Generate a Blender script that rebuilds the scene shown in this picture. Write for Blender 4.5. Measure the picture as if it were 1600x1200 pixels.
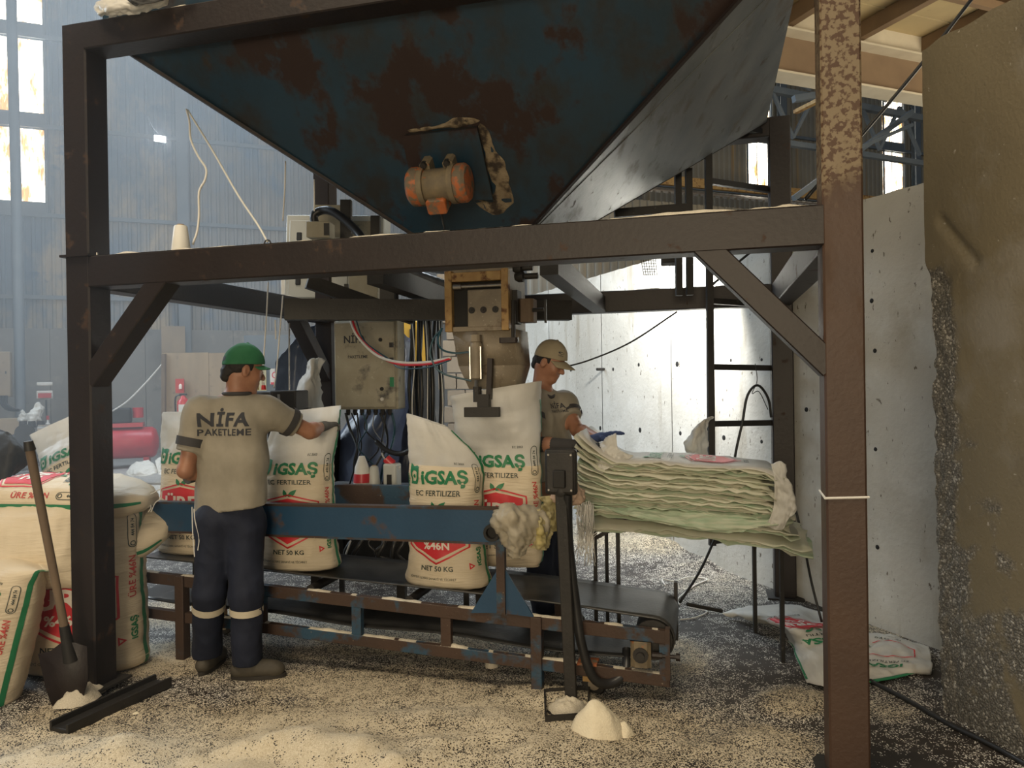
import bpy, bmesh, math, random
import numpy as np
from mathutils import Vector, Matrix, noise
from mathutils.bvhtree import BVHTree
random.seed(7)
for o in list(bpy.data.objects): bpy.data.objects.remove(o)
SC = bpy.context.scene
COL = SC.collection
V = Vector

# ------------------------------------------------------------------ camera
F, PT, RO, CH = 1161.3, .0032, .0149, 1.6017
cam = bpy.data.cameras.new('camera'); cam.sensor_width = 36; cam.lens = F / 1600 * 36; cam.clip_start = .05; cam.clip_end = 200
camo = bpy.data.objects.new('camera', cam); COL.objects.link(camo)
fw = V((0, math.cos(PT), -math.sin(PT))); r0 = V((1, 0, 0)); u0 = V((0, math.sin(PT), math.cos(PT)))
rr = r0 * math.cos(RO) - u0 * math.sin(RO); uu = r0 * math.sin(RO) + u0 * math.cos(RO)
camo.matrix_world = Matrix(((rr.x, uu.x, -fw.x, 0), (rr.y, uu.y, -fw.y, 0), (rr.z, uu.z, -fw.z, CH), (0, 0, 0, 1)))
SC.camera = camo

# ------------------------------------------------------------------ world, lights, exposure
SC.view_settings.view_transform = 'Standard'; SC.view_settings.look = 'None'
SC.view_settings.gamma = 1; SC.view_settings.use_curve_mapping = False
SC.view_settings.exposure = 0.0
SC.cycles.use_denoising = True
SC.cycles.max_bounces = 8; SC.cycles.diffuse_bounces = 4; SC.cycles.volume_bounces = 0
SC.cycles.sample_clamp_indirect = 6
w = bpy.data.worlds.new('world'); SC.world = w; w.use_nodes = True
w.node_tree.nodes['Background'].inputs[0].default_value = (.80, .90, 1, 1)
w.node_tree.nodes['Background'].inputs[1].default_value = .10
def area(name, loc, aim, sx, sy, power, col, spread=180):
    l = bpy.data.lights.new(name, 'AREA'); l.shape = 'RECTANGLE'; l.size = sx; l.size_y = sy; l.energy = power; l.color = col
    l.spread = math.radians(spread)
    o = bpy.data.objects.new(name, l); COL.objects.link(o); o.location = loc
    o.rotation_euler = (V(aim) - V(loc)).to_track_quat('-Z', 'Y').to_euler()
    return o
# added warm fill over the near floor; no roof light is built there
area('fill_overhead_front', (-2.4, .6, 9.0), (-1.2, 2.2, 0), 4.5, 3.0, 520, (1, .84, .60))
# added fill lamp hidden past the near wall, aimed at the bay roof
area('fill_bay_roof', (9.5, 6.5, 2.6), (5.5, 9.5, 6.6), 4.0, 2.5, 420, (1, .88, .66))
# added warm fill behind the camera; no doorway is built
area('fill_behind_camera', (-1.5, -7.0, 2.6), (-.3, 3.5, 1.2), 4.0, 3.5, 480, (1, .82, .56))
# added cool backlight high over the far hall, with no roof opening
area('fill_overhead_back', (-3.8, 12.5, 10.0), (-2.4, 7.5, 0), 7, 3, 1100, (.74, .88, 1))
# added cool side light out of view
area('fill_left_side', (-11.5, 9.0, 6.5), (-1.0, 6.5, 1.0), 5, 3, 720, (.76, .89, 1))

# ------------------------------------------------------------------ survey: picture point + distance -> place in the hall
def ray(px, py):
    a = (px - 800) / F; b = (600 - py) / F
    d = fw + rr * a + uu * b
    return d
CAM = V((0, 0, CH))
def at(px, py, Y): d = ray(px, py); return CAM + d * (Y / d.y)
def gnd(px, py, z=0.): d = ray(px, py); return CAM + d * ((z - CH) / d.z)
def onplane(px, py, o, n): d = ray(px, py); return CAM + d * (n.dot(o - CAM) / n.dot(d))
# hopper stand axes
FO = V((-2.1785, 3.8410, 0)); TH = -.2592; FW, FD = 3.5312, 2.5393
EX = V((math.cos(TH), math.sin(TH), 0)); EY = V((-math.sin(TH), math.cos(TH), 0)); EZ = V((0, 0, 1))
def fr(u, v, z=0.): return FO + EX * u + EY * v + EZ * z
def pv(px, py, v): return onplane(px, py, fr(0, v), EY)
# hall axes
HA = V((.932, .3624, 0)); HB = V((-.3624, .932, 0))

# ------------------------------------------------------------------ objects
WL = {}
def tag(o, label=None, cat=None, group=None, kind=None):
    if label: o['label'] = label
    if cat: o['category'] = cat
    if group: o['group'] = group
    if kind: o['kind'] = kind
    return o
def thing(name, label, cat, loc, group=None, kind=None):
    o = bpy.data.objects.new(name, None); COL.objects.link(o); o.location = loc; o.empty_display_size = .1
    WL[o] = V(loc); return tag(o, label, cat, group, kind)
def link(name, me, mats, parent=None, origin=None):
    """me is in world space; it is moved to the origin of its thing"""
    o = bpy.data.objects.new(name, me); COL.objects.link(o)
    for m in (mats if isinstance(mats, (list, tuple)) else [mats]): me.materials.append(m)
    if parent is not None:
        w0 = WL[parent]; o.parent = parent; WL[o] = w0
    else:
        if origin is None:
            n = len(me.vertices); a = np.empty(n * 3, 'f'); me.vertices.foreach_get('co', a); a = a.reshape(-1, 3)
            mn, mx = a.min(0), a.max(0); origin = V(((mn[0] + mx[0]) / 2, (mn[1] + mx[1]) / 2, mn[2]))
        w0 = V(origin); o.location = w0; WL[o] = w0
    me.transform(Matrix.Translation(-w0))
    return o
def smooth(me, ang=40):
    me.shade_smooth()
    if ang < 180: me.set_sharp_from_angle(angle=math.radians(ang))
class MB:
    def __init__(s): s.v = []; s.f = []; s.m = []
    def add(s, vs, fs, mi=0):
        b = len(s.v); s.v += [tuple(p) for p in vs]; s.f += [tuple(i + b for i in f) for f in fs]; s.m += [mi] * len(fs); return s
    def box(s, c, ax, ay, az, sx, sy, sz, mi=0, ch=0.):
        """box around c with axes and full sizes; ch chamfers the edges along az"""
        c = V(c); ax = V(ax); ay = V(ay); az = V(az); hx, hy, hz = sx / 2, sy / 2, sz / 2
        if ch <= 0: q = [(-hx, -hy), (hx, -hy), (hx, hy), (-hx, hy)]
        else: q = [(-hx + ch, -hy), (hx - ch, -hy), (hx, -hy + ch), (hx, hy - ch), (hx - ch, hy), (-hx + ch, hy), (-hx, hy - ch), (-hx, -hy + ch)]
        n = len(q)
        vs = [c + ax * x + ay * y + az * z for z in (-hz, hz) for x, y in q]
        fs = [tuple(range(n))[::-1], tuple(range(n, 2 * n))] + [(i, (i + 1) % n, n + (i + 1) % n, n + i) for i in range(n)]
        return s.add(vs, fs, mi)
    def bar(s, a, b, w, h, up=(0, 0, 1), mi=0, ch=0.):
        """rectangular bar from a to b, w across, h along up"""
        a = V(a); b = V(b); d = b - a; L = d.length; d = d / L; up = V(up)
        if abs(d.dot(up)) > .99: up = V((0, 1, 0)) if abs(d.y) < .9 else V((1, 0, 0))
        x = d.cross(up).normalized(); y = x.cross(d).normalized()
        return s.box((a + b) / 2, x, y, d, w, h, L, mi, ch)
    def tube(s, pts, r, n=8, cap=True, mi=0):
        pts = [V(p) for p in pts]; m = len(pts); rs = r if isinstance(r, (list, tuple)) else [r] * m
        t = [(pts[min(i + 1, m - 1)] - pts[max(i - 1, 0)]).normalized() for i in range(m)]
        up = V((0, 0, 1)) if abs(t[0].z) < .9 else V((0, 1, 0))
        x = t[0].cross(up).normalized(); vs = []
        for i in range(m):
            x = (x - t[i] * x.dot(t[i])).normalized(); y = t[i].cross(x)
            vs += [pts[i] + (x * math.cos(2 * math.pi * k / n) + y * math.sin(2 * math.pi * k / n)) * rs[i] for k in range(n)]
        fs = [(i * n + k, i * n + (k + 1) % n, (i + 1) * n + (k + 1) % n, (i + 1) * n + k) for i in range(m - 1) for k in range(n)]
        if cap: fs += [tuple(range(n))[::-1], tuple(range((m - 1) * n, m * n))]
        return s.add(vs, fs, mi)
    def lathe(s, o, axis, prof, n=16, mi=0, cap=True):
        """prof: list of (distance along axis, radius)"""
        o = V(o); a = V(axis).normalized(); up = V((0, 0, 1)) if abs(a.z) < .9 else V((0, 1, 0))
        x = a.cross(up).normalized(); y = a.cross(x); vs = []
        for d, r in prof: vs += [o + a * d + (x * math.cos(2 * math.pi * k / n) + y * math.sin(2 * math.pi * k / n)) * r for k in range(n)]
        m = len(prof)
        fs = [(i * n + k, i * n + (k + 1) % n, (i + 1) * n + (k + 1) % n, (i + 1) * n + k) for i in range(m - 1) for k in range(n)]
        if cap: fs += [tuple(range(n))[::-1], tuple(range((m - 1) * n, m * n))]
        return s.add(vs, fs, mi)
    def prism(s, poly, d, mi=0):
        """poly: 3D points of one planar face, extruded by vector d"""
        n = len(poly); d = V(d); vs = [V(p) for p in poly] + [V(p) + d for p in poly]
        return s.add(vs, [tuple(range(n)), tuple(range(n, 2 * n))[::-1]] + [((i + 1) % n, i, n + i, n + (i + 1) % n) for i in range(n)], mi)
    def grid(s, P, mi=0, wrap=False):
        """P: rows of points"""
        r, c = len(P), len(P[0]); vs = [p for row in P for p in row]
        cc = c if wrap else c - 1
        return s.add(vs, [(i * c + j, i * c + (j + 1) % c, (i + 1) * c + (j + 1) % c, (i + 1) * c + j) for i in range(r - 1) for j in range(cc)], mi)
    def mesh(s, name, ang=40, fix=True):
        me = bpy.data.meshes.new(name); me.from_pydata(s.v, [], s.f)
        if any(s.m): me.polygons.foreach_set('material_index', s.m)
        if fix:
            bm = bmesh.new(); bm.from_mesh(me); bmesh.ops.recalc_face_normals(bm, faces=bm.faces); bm.to_mesh(me); bm.free()
        smooth(me, ang); me.update(); return me
    def build(s, name, mat, parent=None, ang=40, origin=None, bevel=0., fix=True, solid=0., sub=0):
        o = link(name, s.mesh(name, ang, fix), mat, parent, origin)
        if solid:
            m = o.modifiers.new('thickness', 'SOLIDIFY'); m.thickness = solid; m.offset = 0
        if sub:
            m = o.modifiers.new('subdivision', 'SUBSURF'); m.levels = sub; m.render_levels = sub
        if bevel:
            m = o.modifiers.new('bevel', 'BEVEL'); m.width = bevel; m.segments = 2; m.limit_method = 'ANGLE'
        return o
def curve_pts(ctrl, n=24):
    """Catmull-Rom through control points"""
    c = [V(p) for p in ctrl]; c = [c[0] * 2 - c[1]] + c + [c[-1] * 2 - c[-2]]; out = []
    seg = len(c) - 3; per = max(2, n // seg)
    for i in range(seg):
        a, b, d, e = c[i:i + 4]
        for k in range(per):
            t = k / per
            out.append(.5 * ((2 * b) + (d - a) * t + (2 * a - 5 * b + 4 * d - e) * t * t + (3 * b - a - 3 * d + e) * t ** 3))
    out.append(c[-2]); return out
def copy_tree(o, parent=None, loc=None, rz=None):
    c = o.copy(); COL.objects.link(c)
    if parent is not None: c.parent = parent
    if loc is not None: c.location = loc
    if rz is not None: c.rotation_euler = (0, 0, rz)
    WL[c] = V(c.location)
    for ch in list(o.children):
        copy_tree(ch, c)
    return c
def fbm(p, s, o=3):
    return noise.fractal(V(p) * s, 1.0, 2.0, o)

# ------------------------------------------------------------------ materials
def nd(nt, t, **k):
    n = nt.nodes.new(t)
    for a, b in k.items(): setattr(n, a, b)
    return n
def _noise(nt, L, pos, scale, detail=4, stretch=None, rough=.55, dist=0.):
    if stretch:
        mp = nd(nt, 'ShaderNodeMapping'); L.new(pos, mp.inputs['Vector']); mp.inputs['Scale'].default_value = stretch; pos = mp.outputs[0]
    n = nd(nt, 'ShaderNodeTexNoise'); L.new(pos, n.inputs['Vector'])
    n.inputs['Scale'].default_value = scale; n.inputs['Detail'].default_value = detail; n.inputs['Roughness'].default_value = rough; n.inputs['Distortion'].default_value = dist
    return n.outputs['Fac']
def _range(nt, L, v, a, b, c=0., d=1.):
    m = nd(nt, 'ShaderNodeMapRange'); L.new(v, m.inputs[0])
    for i, x in enumerate((a, b, c, d)): m.inputs[i + 1].default_value = x
    return m.outputs[0]
def _mix(nt, L, fac, a, b):
    m = nd(nt, 'ShaderNodeMix', data_type='RGBA')
    if hasattr(fac, 'default_value') or hasattr(fac, 'is_linked'): L.new(fac, m.inputs[0])
    else: m.inputs[0].default_value = fac
    for i, x in ((6, a), (7, b)):
        if isinstance(x, tuple): m.inputs[i].default_value = (*x, 1)
        else: L.new(x, m.inputs[i])
    return m.outputs[2]
def mat(name, c1, c2=None, rough=.6, metal=0., scale=6., layers=(), bump=.0, bscale=60., alpha=1., trans=0., emit=None, stretch=None, rough2=None, spec=.5, sub=0., thin=0., local=False, bstretch=None):
    """c1/c2 blended by noise, then layers (colour, scale, low, high, stretch[, roughness]) laid over by thresholded noise"""
    m = bpy.data.materials.new(name); m.use_nodes = True; nt = m.node_tree; L = nt.links; b = nt.nodes['Principled BSDF']
    if local: pos = nd(nt, 'ShaderNodeTexCoord').outputs['Object']
    else: pos = nd(nt, 'ShaderNodeNewGeometry').outputs['Position']
    col = c1
    if c2: col = _mix(nt, L, _range(nt, L, _noise(nt, L, pos, scale, 5, stretch), .3, .7), c1, c2)
    rg = None
    for ly in layers:
        fac = _range(nt, L, _noise(nt, L, pos, ly[1], 6, ly[4] if len(ly) > 4 else None, .6), ly[2], ly[3])
        col = _mix(nt, L, fac, col, ly[0])
        if len(ly) > 5:
            mm = nd(nt, 'ShaderNodeMix', data_type='FLOAT'); L.new(fac, mm.inputs[0])
            if rg is None: mm.inputs[2].default_value = rough
            else: L.new(rg, mm.inputs[2])
            mm.inputs[3].default_value = ly[5]; rg = mm.outputs[0]
    if isinstance(col, tuple): b.inputs['Base Color'].default_value = (*col, 1)
    else: L.new(col, b.inputs['Base Color'])
    b.inputs['Roughness'].default_value = rough; b.inputs['Metallic'].default_value = metal
    if rg is not None: L.new(rg, b.inputs['Roughness'])
    b.inputs['Specular IOR Level'].default_value = spec
    if bump:
        bp = nd(nt, 'ShaderNodeBump'); bp.inputs['Strength'].default_value = bump; bp.inputs['Distance'].default_value = .01
        L.new(_noise(nt, L, pos, bscale, 5, bstretch), bp.inputs['Height']); L.new(bp.outputs[0], b.inputs['Normal'])
    if trans: b.inputs['Transmission Weight'].default_value = trans
    if alpha < 1: b.inputs['Alpha'].default_value = alpha
    if emit: b.inputs['Emission Color'].default_value = (*emit[0], 1); b.inputs['Emission Strength'].default_value = emit[1]
    if thin:
        t = nd(nt, 'ShaderNodeBsdfTranslucent'); mx = nd(nt, 'ShaderNodeMixShader'); mx.inputs[0].default_value = thin
        if isinstance(col, tuple): t.inputs[0].default_value = (*col, 1)
        else: L.new(col, t.inputs[0])
        out = nt.nodes['Material Output']; L.new(b.outputs[0], mx.inputs[1]); L.new(t.outputs[0], mx.inputs[2]); L.new(mx.outputs[0], out.inputs[0])
    return m
RUSTC = (.085, .042, .026)
M = {}
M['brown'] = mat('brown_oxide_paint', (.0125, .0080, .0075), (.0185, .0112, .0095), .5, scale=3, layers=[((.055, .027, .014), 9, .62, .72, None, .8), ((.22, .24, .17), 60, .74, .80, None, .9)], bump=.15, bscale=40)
M['brown_lit'] = mat('lit_rusty_post_paint', (.050, .026, .017), (.075, .040, .024), .55, scale=2, layers=[((.075, .040, .020), 3, .55, .7, (1, 1, .5), .8), ((.05, .03, .022), 3, .6, .7, (1, 1, .5))], bump=.2, bscale=50)  # lighter copy of the brown stand paint, for the lit post
def lit_top(m, z0, col, fleck):
    """light on the upper post painted as tan above a height, flecked with rust"""
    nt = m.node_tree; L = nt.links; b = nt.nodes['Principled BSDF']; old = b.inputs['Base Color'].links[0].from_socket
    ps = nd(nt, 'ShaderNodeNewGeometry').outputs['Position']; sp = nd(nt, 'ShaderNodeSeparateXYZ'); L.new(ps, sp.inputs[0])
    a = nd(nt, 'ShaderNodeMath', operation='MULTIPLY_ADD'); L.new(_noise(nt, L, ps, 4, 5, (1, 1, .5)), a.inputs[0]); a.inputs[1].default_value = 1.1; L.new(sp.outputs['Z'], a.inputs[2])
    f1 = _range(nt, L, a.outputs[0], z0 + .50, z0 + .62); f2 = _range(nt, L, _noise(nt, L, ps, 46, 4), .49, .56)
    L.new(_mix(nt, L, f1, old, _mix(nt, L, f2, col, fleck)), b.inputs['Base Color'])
lit_top(M['brown_lit'], 2.30, (.20, .15, .09), (.075, .036, .017))  # light on the top of the post put into its colour
M['black_steel'] = mat('sooty_black_steel', (.012, .011, .010), (.024, .021, .019), .55, scale=6, layers=[((.12, .11, .10), 25, .66, .78, None, .8)], bump=.15)
M['teal'] = mat('peeling_teal_hopper_paint', (.007, .036, .068), (.011, .026, .040), .42, scale=2.0, stretch=(1, 1, .5),
    layers=[((.014, .016, .018), 3.0, .48, .66, (1.6, 1.6, .5), .6), ((.020, .0095, .008), 2.1, .53, .59, (1.3, 1.3, .8), .8), ((.022, .018, .016), 5.5, .66, .72, (1, 1, .6), .7)], bump=.15, bscale=30)
M['hop_grey'] = mat('scuffed_grey_hopper_plate', (.085, .098, .107), (.165, .178, .187), .40, metal=.15, scale=2.2, stretch=(3.2, .8, 1.2),
    layers=[((.075, .062, .052), 3.0, .54, .70, (3.2, .8, 1.2), .6), ((.045, .035, .028), 6, .64, .70, (2.5, .8, 1.0), .7), ((.36, .36, .34), 5, .64, .78, (3, .8, 1.2), .5)], bump=.12, bscale=30)
M['blue'] = mat('blue_machine_paint', (.016, .052, .105), (.022, .066, .13), .36, scale=4, layers=[((.075, .040, .026), 5, .60, .68, (1, 1, 1), .75), ((.22, .20, .17), 45, .74, .8, None, .8)], bump=.08)
M['blue_rust'] = mat('rusted_blue_machine_paint', (.042, .025, .018), (.062, .034, .022), .65, scale=4, layers=[((.025, .065, .11), 4.5, .52, .60, None, .45), ((.30, .25, .18), 45, .68, .76, None, .9)], bump=.2)
M['rubber'] = mat('black_conveyor_rubber', (.028, .028, .028), (.055, .054, .052), .32, scale=9, layers=[((.45, .42, .36), 120, .76, .80, None, .9)], bump=.1)
M['cable'] = mat('black_cable_sheath', (.012, .012, .013), (.025, .025, .026), .4)
M['hose_blue'] = mat('blue_pneumatic_hose', (.02, .07, .10), rough=.35)
M['white_pl'] = mat('white_plastic', (.75, .74, .70), (.62, .6, .55), .5)
M['grey_enc'] = mat('light_grey_enclosure_paint', (.50, .52, .50), (.42, .43, .41), .4, scale=3, layers=[((.22, .19, .14), 6, .62, .74)])
M['dirty_enc'] = mat('dust_stained_enclosure_paint', (.36, .33, .25), (.27, .24, .17), .5, scale=5, layers=[((.07, .065, .06), 6, .58, .72, None, .6), ((.50, .46, .36), 30, .66, .75)], bump=.1)
M['tan_steel'] = mat('dust_caked_tan_steel', (.30, .25, .18), (.20, .165, .12), .55, scale=7, layers=[((.10, .06, .035), 6, .60, .70), ((.45, .40, .31), 60, .62, .72)], bump=.25, bscale=90)
M['yellow_rust'] = mat('rusty_yellow_paint', (.42, .27, .10), (.30, .17, .06), .55, scale=14, layers=[((.12, .05, .022), 11, .55, .64, None, .8)], bump=.2)
M['steel'] = mat('bare_steel', (.45, .43, .40), (.30, .28, .25), .3, metal=.9, scale=20)
M['dark'] = mat('dark_hollow_metal', (.012, .011, .010), rough=.7)
M['orange'] = mat('chipped_orange_motor_paint', (.48, .13, .035), (.36, .11, .04), .5, scale=20, layers=[((.16, .13, .09), 16, .46, .56, None, .85)], bump=.15)
M['motor'] = mat('dusty_motor_casing', (.22, .17, .10), (.14, .115, .08), .7, scale=22, layers=[((.40, .12, .035), 14, .60, .68)], bump=.25)
M['grain'] = mat('white_granules', (.78, .71, .58), (.62, .55, .43), .8, scale=160, bump=.8, bscale=220)
M['red'] = mat('red_compressor_paint', (.55, .035, .05), (.45, .03, .04), .35)
M['fire_red'] = mat('red_extinguisher_paint', (.50, .03, .03), rough=.3)
M['wood'] = mat('plywood_board', (.36, .27, .17), (.28, .21, .14), .7, scale=5, stretch=(1, 1, .3), layers=[((.16, .12, .09), 9, .62, .74)])
M['wood_dark'] = mat('weathered_timber', (.20, .14, .09), (.12, .085, .06), .75, scale=8, stretch=(1, 1, .3), bump=.2)
M['sack'] = mat('filled_woven_sack', (.78, .67, .50), (.72, .61, .44), .55, scale=6, bump=.55, bscale=9, bstretch=(1, 1, 9), layers=[((.50, .43, .33), 5, .66, .8)], thin=.10)
M['film'] = mat('empty_woven_sack_film', (.84, .82, .77), (.76, .74, .69), .42, scale=7, bump=.5, bscale=16, thin=.40)
M['sack_edge'] = mat('stacked_sack_plastic', (.72, .69, .57), (.58, .60, .46), .5, scale=7, thin=.2)
M['sack_green'] = mat('stacked_sack_green_edge', (.36, .50, .34), (.62, .64, .50), .5, scale=9, stretch=(1, 1, 8), thin=.2)
M['yellow_cloth'] = mat('yellow_dusty_cloth', (.48, .40, .16), (.58, .52, .32), .8, scale=9, bump=.2, bscale=150, thin=.15)
M['tan_film'] = mat('dusty_clear_film', (.50, .44, .33), (.62, .57, .46), .4, scale=9, thin=.3)
M['pr_green'] = mat('green_sack_ink', (.015, .19, .075), rough=.5)
M['pr_red'] = mat('red_sack_ink', (.62, .025, .035), rough=.5)
M['pr_white'] = mat('white_sack_ink', (.80, .74, .66), rough=.5)
M['pr_black'] = mat('black_sack_ink', (.03, .045, .035), rough=.5)
M['pr_side'] = mat('faded_red_sack_ink', (.52, .06, .05), rough=.5)
M['rope'] = mat('white_string', (.72, .70, .66), rough=.7)
M['tarp'] = mat('navy_plastic_sheet', (.05, .065, .11), (.08, .10, .16), .3, scale=5, bump=.2, bscale=12)
M['lamp_on'] = mat('lit_led', (1, 1, 1), emit=((.95, .98, 1), 25))
# ================================================================== THE SETTING
def struct(o): o['kind'] = 'structure'; return o
def pix(x, y, z):
    d = V((x, y, z)) - CAM; k = d.dot(fw); return 800 + F * d.dot(rr) / k, 600 - F * d.dot(uu) / k
# ---- floor: dark slab with spilled granules lying in drifts
def bl(px, py, cx, cy, rx, ry):
    q = ((px - cx) / rx) ** 2 + ((py - cy) / ry) ** 2
    return math.exp(-q * q * .7)
COVER = [(420, 1200, 520, 105, .92), (150, 1190, 330, 60, .9), (700, 1130, 330, 75, .75), (560, 1075, 260, 40, .55), (930, 1165, 260, 70, .62), (1240, 1100, 60, 26, .6),
         (1170, 1185, 120, 50, .65), (620, 1000, 250, 40, .55), (780, 1040, 260, 32, .45), (1000, 1075, 120, 35, .4), (1010, 842, 130, 36, .62), (1130, 900, 130, 45, .26),
         (250, 1030, 110, 30, .7), (330, 960, 150, 30, .6), (460, 1010, 120, 26, .5), (1330, 985, 130, 28, .5), (1400, 1100, 60, 30, .35), (240, 770, 200, 40, .35), (1050, 1035, 60, 40, .55), (60, 1150, 120, 30, .5)]
def ground_at(x, y):
    """height and granule cover of the floor at a place"""
    if y < 1.2: return .02, .9
    px, py = pix(x, y, 0)
    n = fbm((x, y, 0), 1.6, 4); n2 = fbm((x + 9, y, 3), 5.0, 3)
    c = .10
    for cx, cy, rx, ry, a in COVER: c = max(c, a * bl(px, py, cx, cy, rx, ry))
    c = min(1, max(0, c + .16 * n + .10 * n2))
    z = 0.
    d = bl(px, py, 420, 1230, 620, 115) if py < 1300 else 1
    z += d * max(0., .034 + .050 * n + .026 * n2)
    for cx, cy, rx, ry, hh in ((420, 1175, 120, 18, .035), (160, 1185, 120, 22, .04), (600, 1190, 130, 25, .04), (700, 1130, 120, 16, .02), (1240, 1100, 55, 22, .025), (1160, 1190, 110, 40, .03), (870, 1085, 60, 20, .03), (1000, 838, 120, 30, .10), (1090, 870, 110, 20, .05)):
        z += hh * bl(px, py, cx, cy, rx, ry) * (1 + .5 * n2)
    if y > 9: z *= .3
    return z, c
def fine(a, b, s): return list(np.arange(a, b, s))
xs = [-30, -22, -16, -12, -9, -7, -5.5, -4.6] + fine(-4.2, 3.6, .03) + [3.8, 4.5, 6, 9, 13, 18, 26]
ys = [-8, -4, 0, 1.2] + fine(1.8, 6.4, .03) + fine(6.4, 9.5, .1) + [10, 11, 12, 13.5, 15, 17, 20, 24, 30, 36]
mb = MB(); rows = []; cov = []
for y in ys:
    r = []
    for x in xs:
        z, c = ground_at(x, y); r.append((x, y, z)); cov.append(c)
    rows.append(r)
mb.grid(rows)
fme = mb.mesh('floor', 180, fix=False)
at_ = fme.attributes.new('cover', 'FLOAT', 'POINT'); at_.data.foreach_set('value', cov)
m = bpy.data.materials.new('dark_slab_with_spilled_granules'); m.use_nodes = True; nt = m.node_tree; L = nt.links; b = nt.nodes['Principled BSDF']
pos = nd(nt, 'ShaderNodeNewGeometry').outputs['Position']
atn = nd(nt, 'ShaderNodeAttribute', attribute_name='cover')
vor = nd(nt, 'ShaderNodeTexVoronoi'); L.new(pos, vor.inputs['Vector']); vor.inputs['Scale'].default_value = 210
wn = nd(nt, 'ShaderNodeTexWhiteNoise'); L.new(vor.outputs['Position'], wn.inputs['Vector'])
clump = _noise(nt, L, pos, 14, 4)
addc = nd(nt, 'ShaderNodeMath', operation='MULTIPLY_ADD'); L.new(_range(nt, L, clump, .25, .75, -.22, .22), addc.inputs[0]); addc.inputs[1].default_value = 1.0; L.new(atn.outputs['Fac'], addc.inputs[2])
lt = nd(nt, 'ShaderNodeMath', operation='LESS_THAN'); L.new(wn.outputs['Value'], lt.inputs[0]); L.new(addc.outputs[0], lt.inputs[1])
gcol = _mix(nt, L, _range(nt, L, _noise(nt, L, pos, 4, 5), .35, .7), (.60, .51, .36), (.46, .385, .265))
gcol = _mix(nt, L, _range(nt, L, wn.outputs['Value'], 0, 1), gcol, (.72, .64, .50))
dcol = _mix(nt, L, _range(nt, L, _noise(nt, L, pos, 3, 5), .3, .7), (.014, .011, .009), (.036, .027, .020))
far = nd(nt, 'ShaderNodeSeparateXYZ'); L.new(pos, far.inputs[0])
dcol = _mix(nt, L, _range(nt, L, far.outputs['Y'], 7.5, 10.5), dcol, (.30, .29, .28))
gcol = _mix(nt, L, _range(nt, L, atn.outputs['Fac'], .15, .5), (.80, .77, .70), gcol)
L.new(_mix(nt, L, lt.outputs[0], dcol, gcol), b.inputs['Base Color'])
rg = _range(nt, L, lt.outputs[0], 0, 1, .62, .9); L.new(rg, b.inputs['Roughness'])
bp = nd(nt, 'ShaderNodeBump'); bp.inputs['Strength'].default_value = .5; bp.inputs['Distance'].default_value = .004
mm = nd(nt, 'ShaderNodeMath', operation='MULTIPLY'); L.new(lt.outputs[0], mm.inputs[0]); L.new(_range(nt, L, vor.outputs['Distance'], 0, .6, 1, 0), mm.inputs[1])
L.new(mm.outputs[0], bp.inputs['Height']); L.new(bp.outputs[0], b.inputs['Normal'])
M['floor'] = m
floor = struct(link('floor', fme, m, origin=(0, 0, 0)))

# ---- back wall: cast concrete panels below, ribbed sheets above
M['conc_far'] = mat('grey_cast_concrete', (.27, .255, .235), (.20, .19, .175), .8, scale=1.5, layers=[((.34, .31, .27), 3, .55, .68), ((.13, .12, .11), 2.2, .62, .75)])
M['sheet_blue'] = mat('blue_ribbed_sheet_with_tan_wear', (.10, .15, .22), (.15, .18, .21), .5, scale=.8, layers=[((.40, .32, .22), .75, .47, .58, (1, 1, .5)), ((.22, .21, .20), 1.6, .52, .66), ((.07, .12, .20), 1.1, .60, .68, (1, 1, 1.6))])
M['sheet_grey'] = mat('grey_ribbed_sheet_dusty', (.27, .25, .22), (.20, .20, .20), .5, scale=.8, layers=[((.11, .17, .25), .55, .54, .64, (1, 1, .8)), ((.34, .29, .22), 1.2, .58, .7, (1, 1, .4))])
M['sheet_tan'] = mat('tan_ribbed_sheet', (.36, .32, .25), (.28, .26, .22), .5, scale=.9, layers=[((.46, .30, .13), 1.1, .60, .68, (2, 2, .1))])
M['girt'] = mat('blue_grey_steel_girt', (.13, .16, .19), (.19, .21, .23), .5, scale=2)
WB = V((-11.7, 17, 0))
def wb(k, d, z): return WB + HA * k - HB * d + EZ * z       # d metres in front of the wall
wall = struct(thing('wall_back', 'back wall of grey concrete panels with blue and grey ribbed sheeting above', None, wb(0, 0, 0)))
prof = [(0, 0), (.055, 0), (.075, .045), (.125, .045), (.145, 0), (.20, 0)]
def sheet_mesh(h, n=5):
    mb = MB(); r0, r1 = [], []
    for i in range(n):
        for x, d in prof[:-1]: r0.append(HA * (x + .2 * i) - HB * d)
    r0.append(HA * (.2 * n)); r1 = [p + EZ * h for p in r0]
    mb.grid([r0, r1]); return mb.mesh('sheet', 30, fix=False)
PANE = mat('stained_translucent_pane', (.9, .8, .55), emit=((1, .93, .72), 5.0), rough=.5)
nt = PANE.node_tree; L = nt.links; b = nt.nodes['Principled BSDF']
pos = nd(nt, 'ShaderNodeNewGeometry').outputs['Position']
st = _range(nt, L, _noise(nt, L, pos, 1.3, 5, (2.5, 2.5, .8), .7), .47, .60)
rib = nd(nt, 'ShaderNodeMix', data_type='RGBA')
cc = _mix(nt, L, st, (1, .97, .86), (.80, .38, .08))
L.new(cc, b.inputs['Emission Color']); L.new(_range(nt, L, st, 0, 1, 6.0, 1.2), b.inputs['Emission Strength'])
M['pane'] = PANE
ROWZ = [(3.0, 5.62), (5.62, 7.68), (7.68, 9.75), (9.75, 12.6)]
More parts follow.
